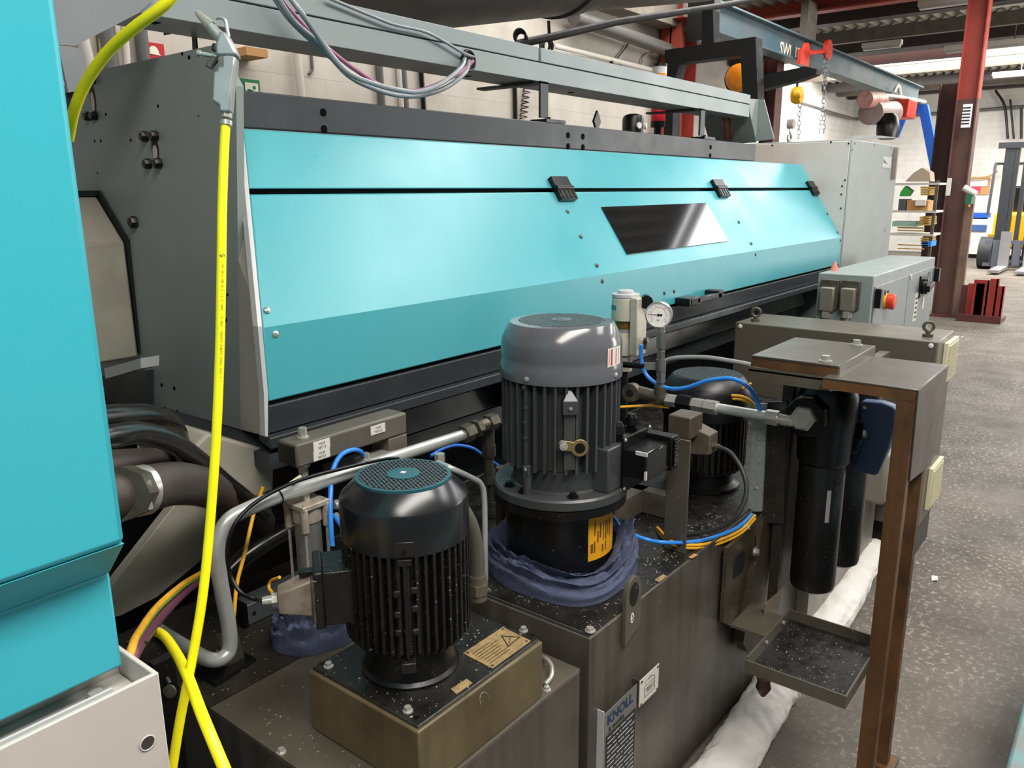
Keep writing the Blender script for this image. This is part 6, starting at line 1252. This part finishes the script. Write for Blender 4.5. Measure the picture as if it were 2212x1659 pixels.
MB().cyl(GP(427, 115), GP(434, 116), .0042).build('pin_head', STEEL, t)
MB().hexa(GP(464, 110), GP(466, 96), .0045).build('valve_screw', BLKR, t)
b = MB(); b.hexa(GP(490, 244), GP(489, 254), .0075); b.build('hose_nut', STEEL, t)
b = MB(); b.cyl(GP(489, 261), GP(488.5, 271), .0082, n=24); b.build('hose_clip', STEEL, t)
MB().obox(GP(496, 268, .0), RTv*.002, UPv*.004, FWv*.004).build('clip_ear', STEEL, t)
for k in range(3): MB().prism([GP(479+4*k, 128+8*k*0, .0122), GP(481+4*k, 128, .0122), GP(481+4*k, 150, .0122), GP(479+4*k, 150, .0122)], FWv*.0005).build('cooling_slot', DSTEEL, t)
# round object in the dark left corner
t = thing('slotted_disc', 'pale slotted disc on a dark bracket left of the crossed hoses', 'disc', DP(366, 1495, 1.5)); c = DP(368, 1492, 1.5); MB().box(c.x-.02, c.x+.02, c.y+.01, c.y+.03, 0, c.z+.06).build('post', BLK, t)
b = MB(); b.lathe(c, [(.013, 0), (.013, .004), (.001, .005)], (-.85, -.5, .1), 24); b.build('disc', DSTEEL, t)
b = MB(); b.tube([DP(350, 1420, 1.52), DP(352, 1450, 1.51), DP(366, 1478, 1.5)], .006); b.build('bracket', BLK, t)
# far floor lines / dark skirting behind hydraulic tank
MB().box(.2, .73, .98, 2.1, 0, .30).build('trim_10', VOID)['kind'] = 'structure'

# ------------------------------------------------------------------ swarf on the tank tops
r_ = random.Random(21); b = MB()
def chips(n, x0, x1, y0, y1, z, sc=1):
    for _ in range(n):
        x, y = r_.uniform(x0, x1), r_.uniform(y0, y1)
        if (x-M2[0])**2+(y-M2[1])**2 < .20**2 or (x-M1[0])**2+(y-M1[1])**2 < .10**2: continue
        l = r_.uniform(.0008, .0026)*sc; a = r_.uniform(0, 6.28); d = V(math.cos(a)*l, math.sin(a)*l, 0); e = V(-d.y, d.x, 0)*r_.uniform(.2, .6)
        b.obox(V(x, y, z+.0006), d, e, V(0, 0, .0005))
chips(170, 1.36, 2.1, .86, 1.3, .6976, 1.3); chips(90, 1.7, 2.15, .86, .95, .6976, 1.3); chips(70, .83, 1.17, .866, 1.147, .7662); chips(90, .75, 1.25, 1.16, 1.7, .6312); chips(25, .75, .82, .9, 1.3, .6312)
o = tag(b.build('metal_swarf', M('swarf', 'd8d2c4', .35, .6)), 'scattered bright metal chips on the oily tank tops', 'swarf'); o['kind'] = 'stuff'
b = MB()
for _ in range(60):
    x, y = r_.uniform(1.86, 2.15), r_.uniform(.44, .67); l = r_.uniform(.0008, .0022); b.obox(V(x, y, .4206), V(l, 0, 0), V(0, l*.5, 0), V(0, 0, .0005))
o = tag(b.build('metal_swarf', M('swarf', 'd8d2c4')), 'fine metal specks lying in the drip tray', 'swarf'); o['kind'] = 'stuff'

# neighbouring machine edge at the bottom right corner
a = P(2190, 1590, z=.55); NM = thing('neighbour_machine', 'worn teal-grey machine edge in the bottom right corner', 'machine', V(1.6, a.y-.3, 0))
MB().box(.9, 3.0, a.y-.6, a.y, 0, .55).build('body', M('worn_teal', '6d6a66', .5, dirt=.9, dcol='3f9aa0', dscale=9), NM, bevel=.008)
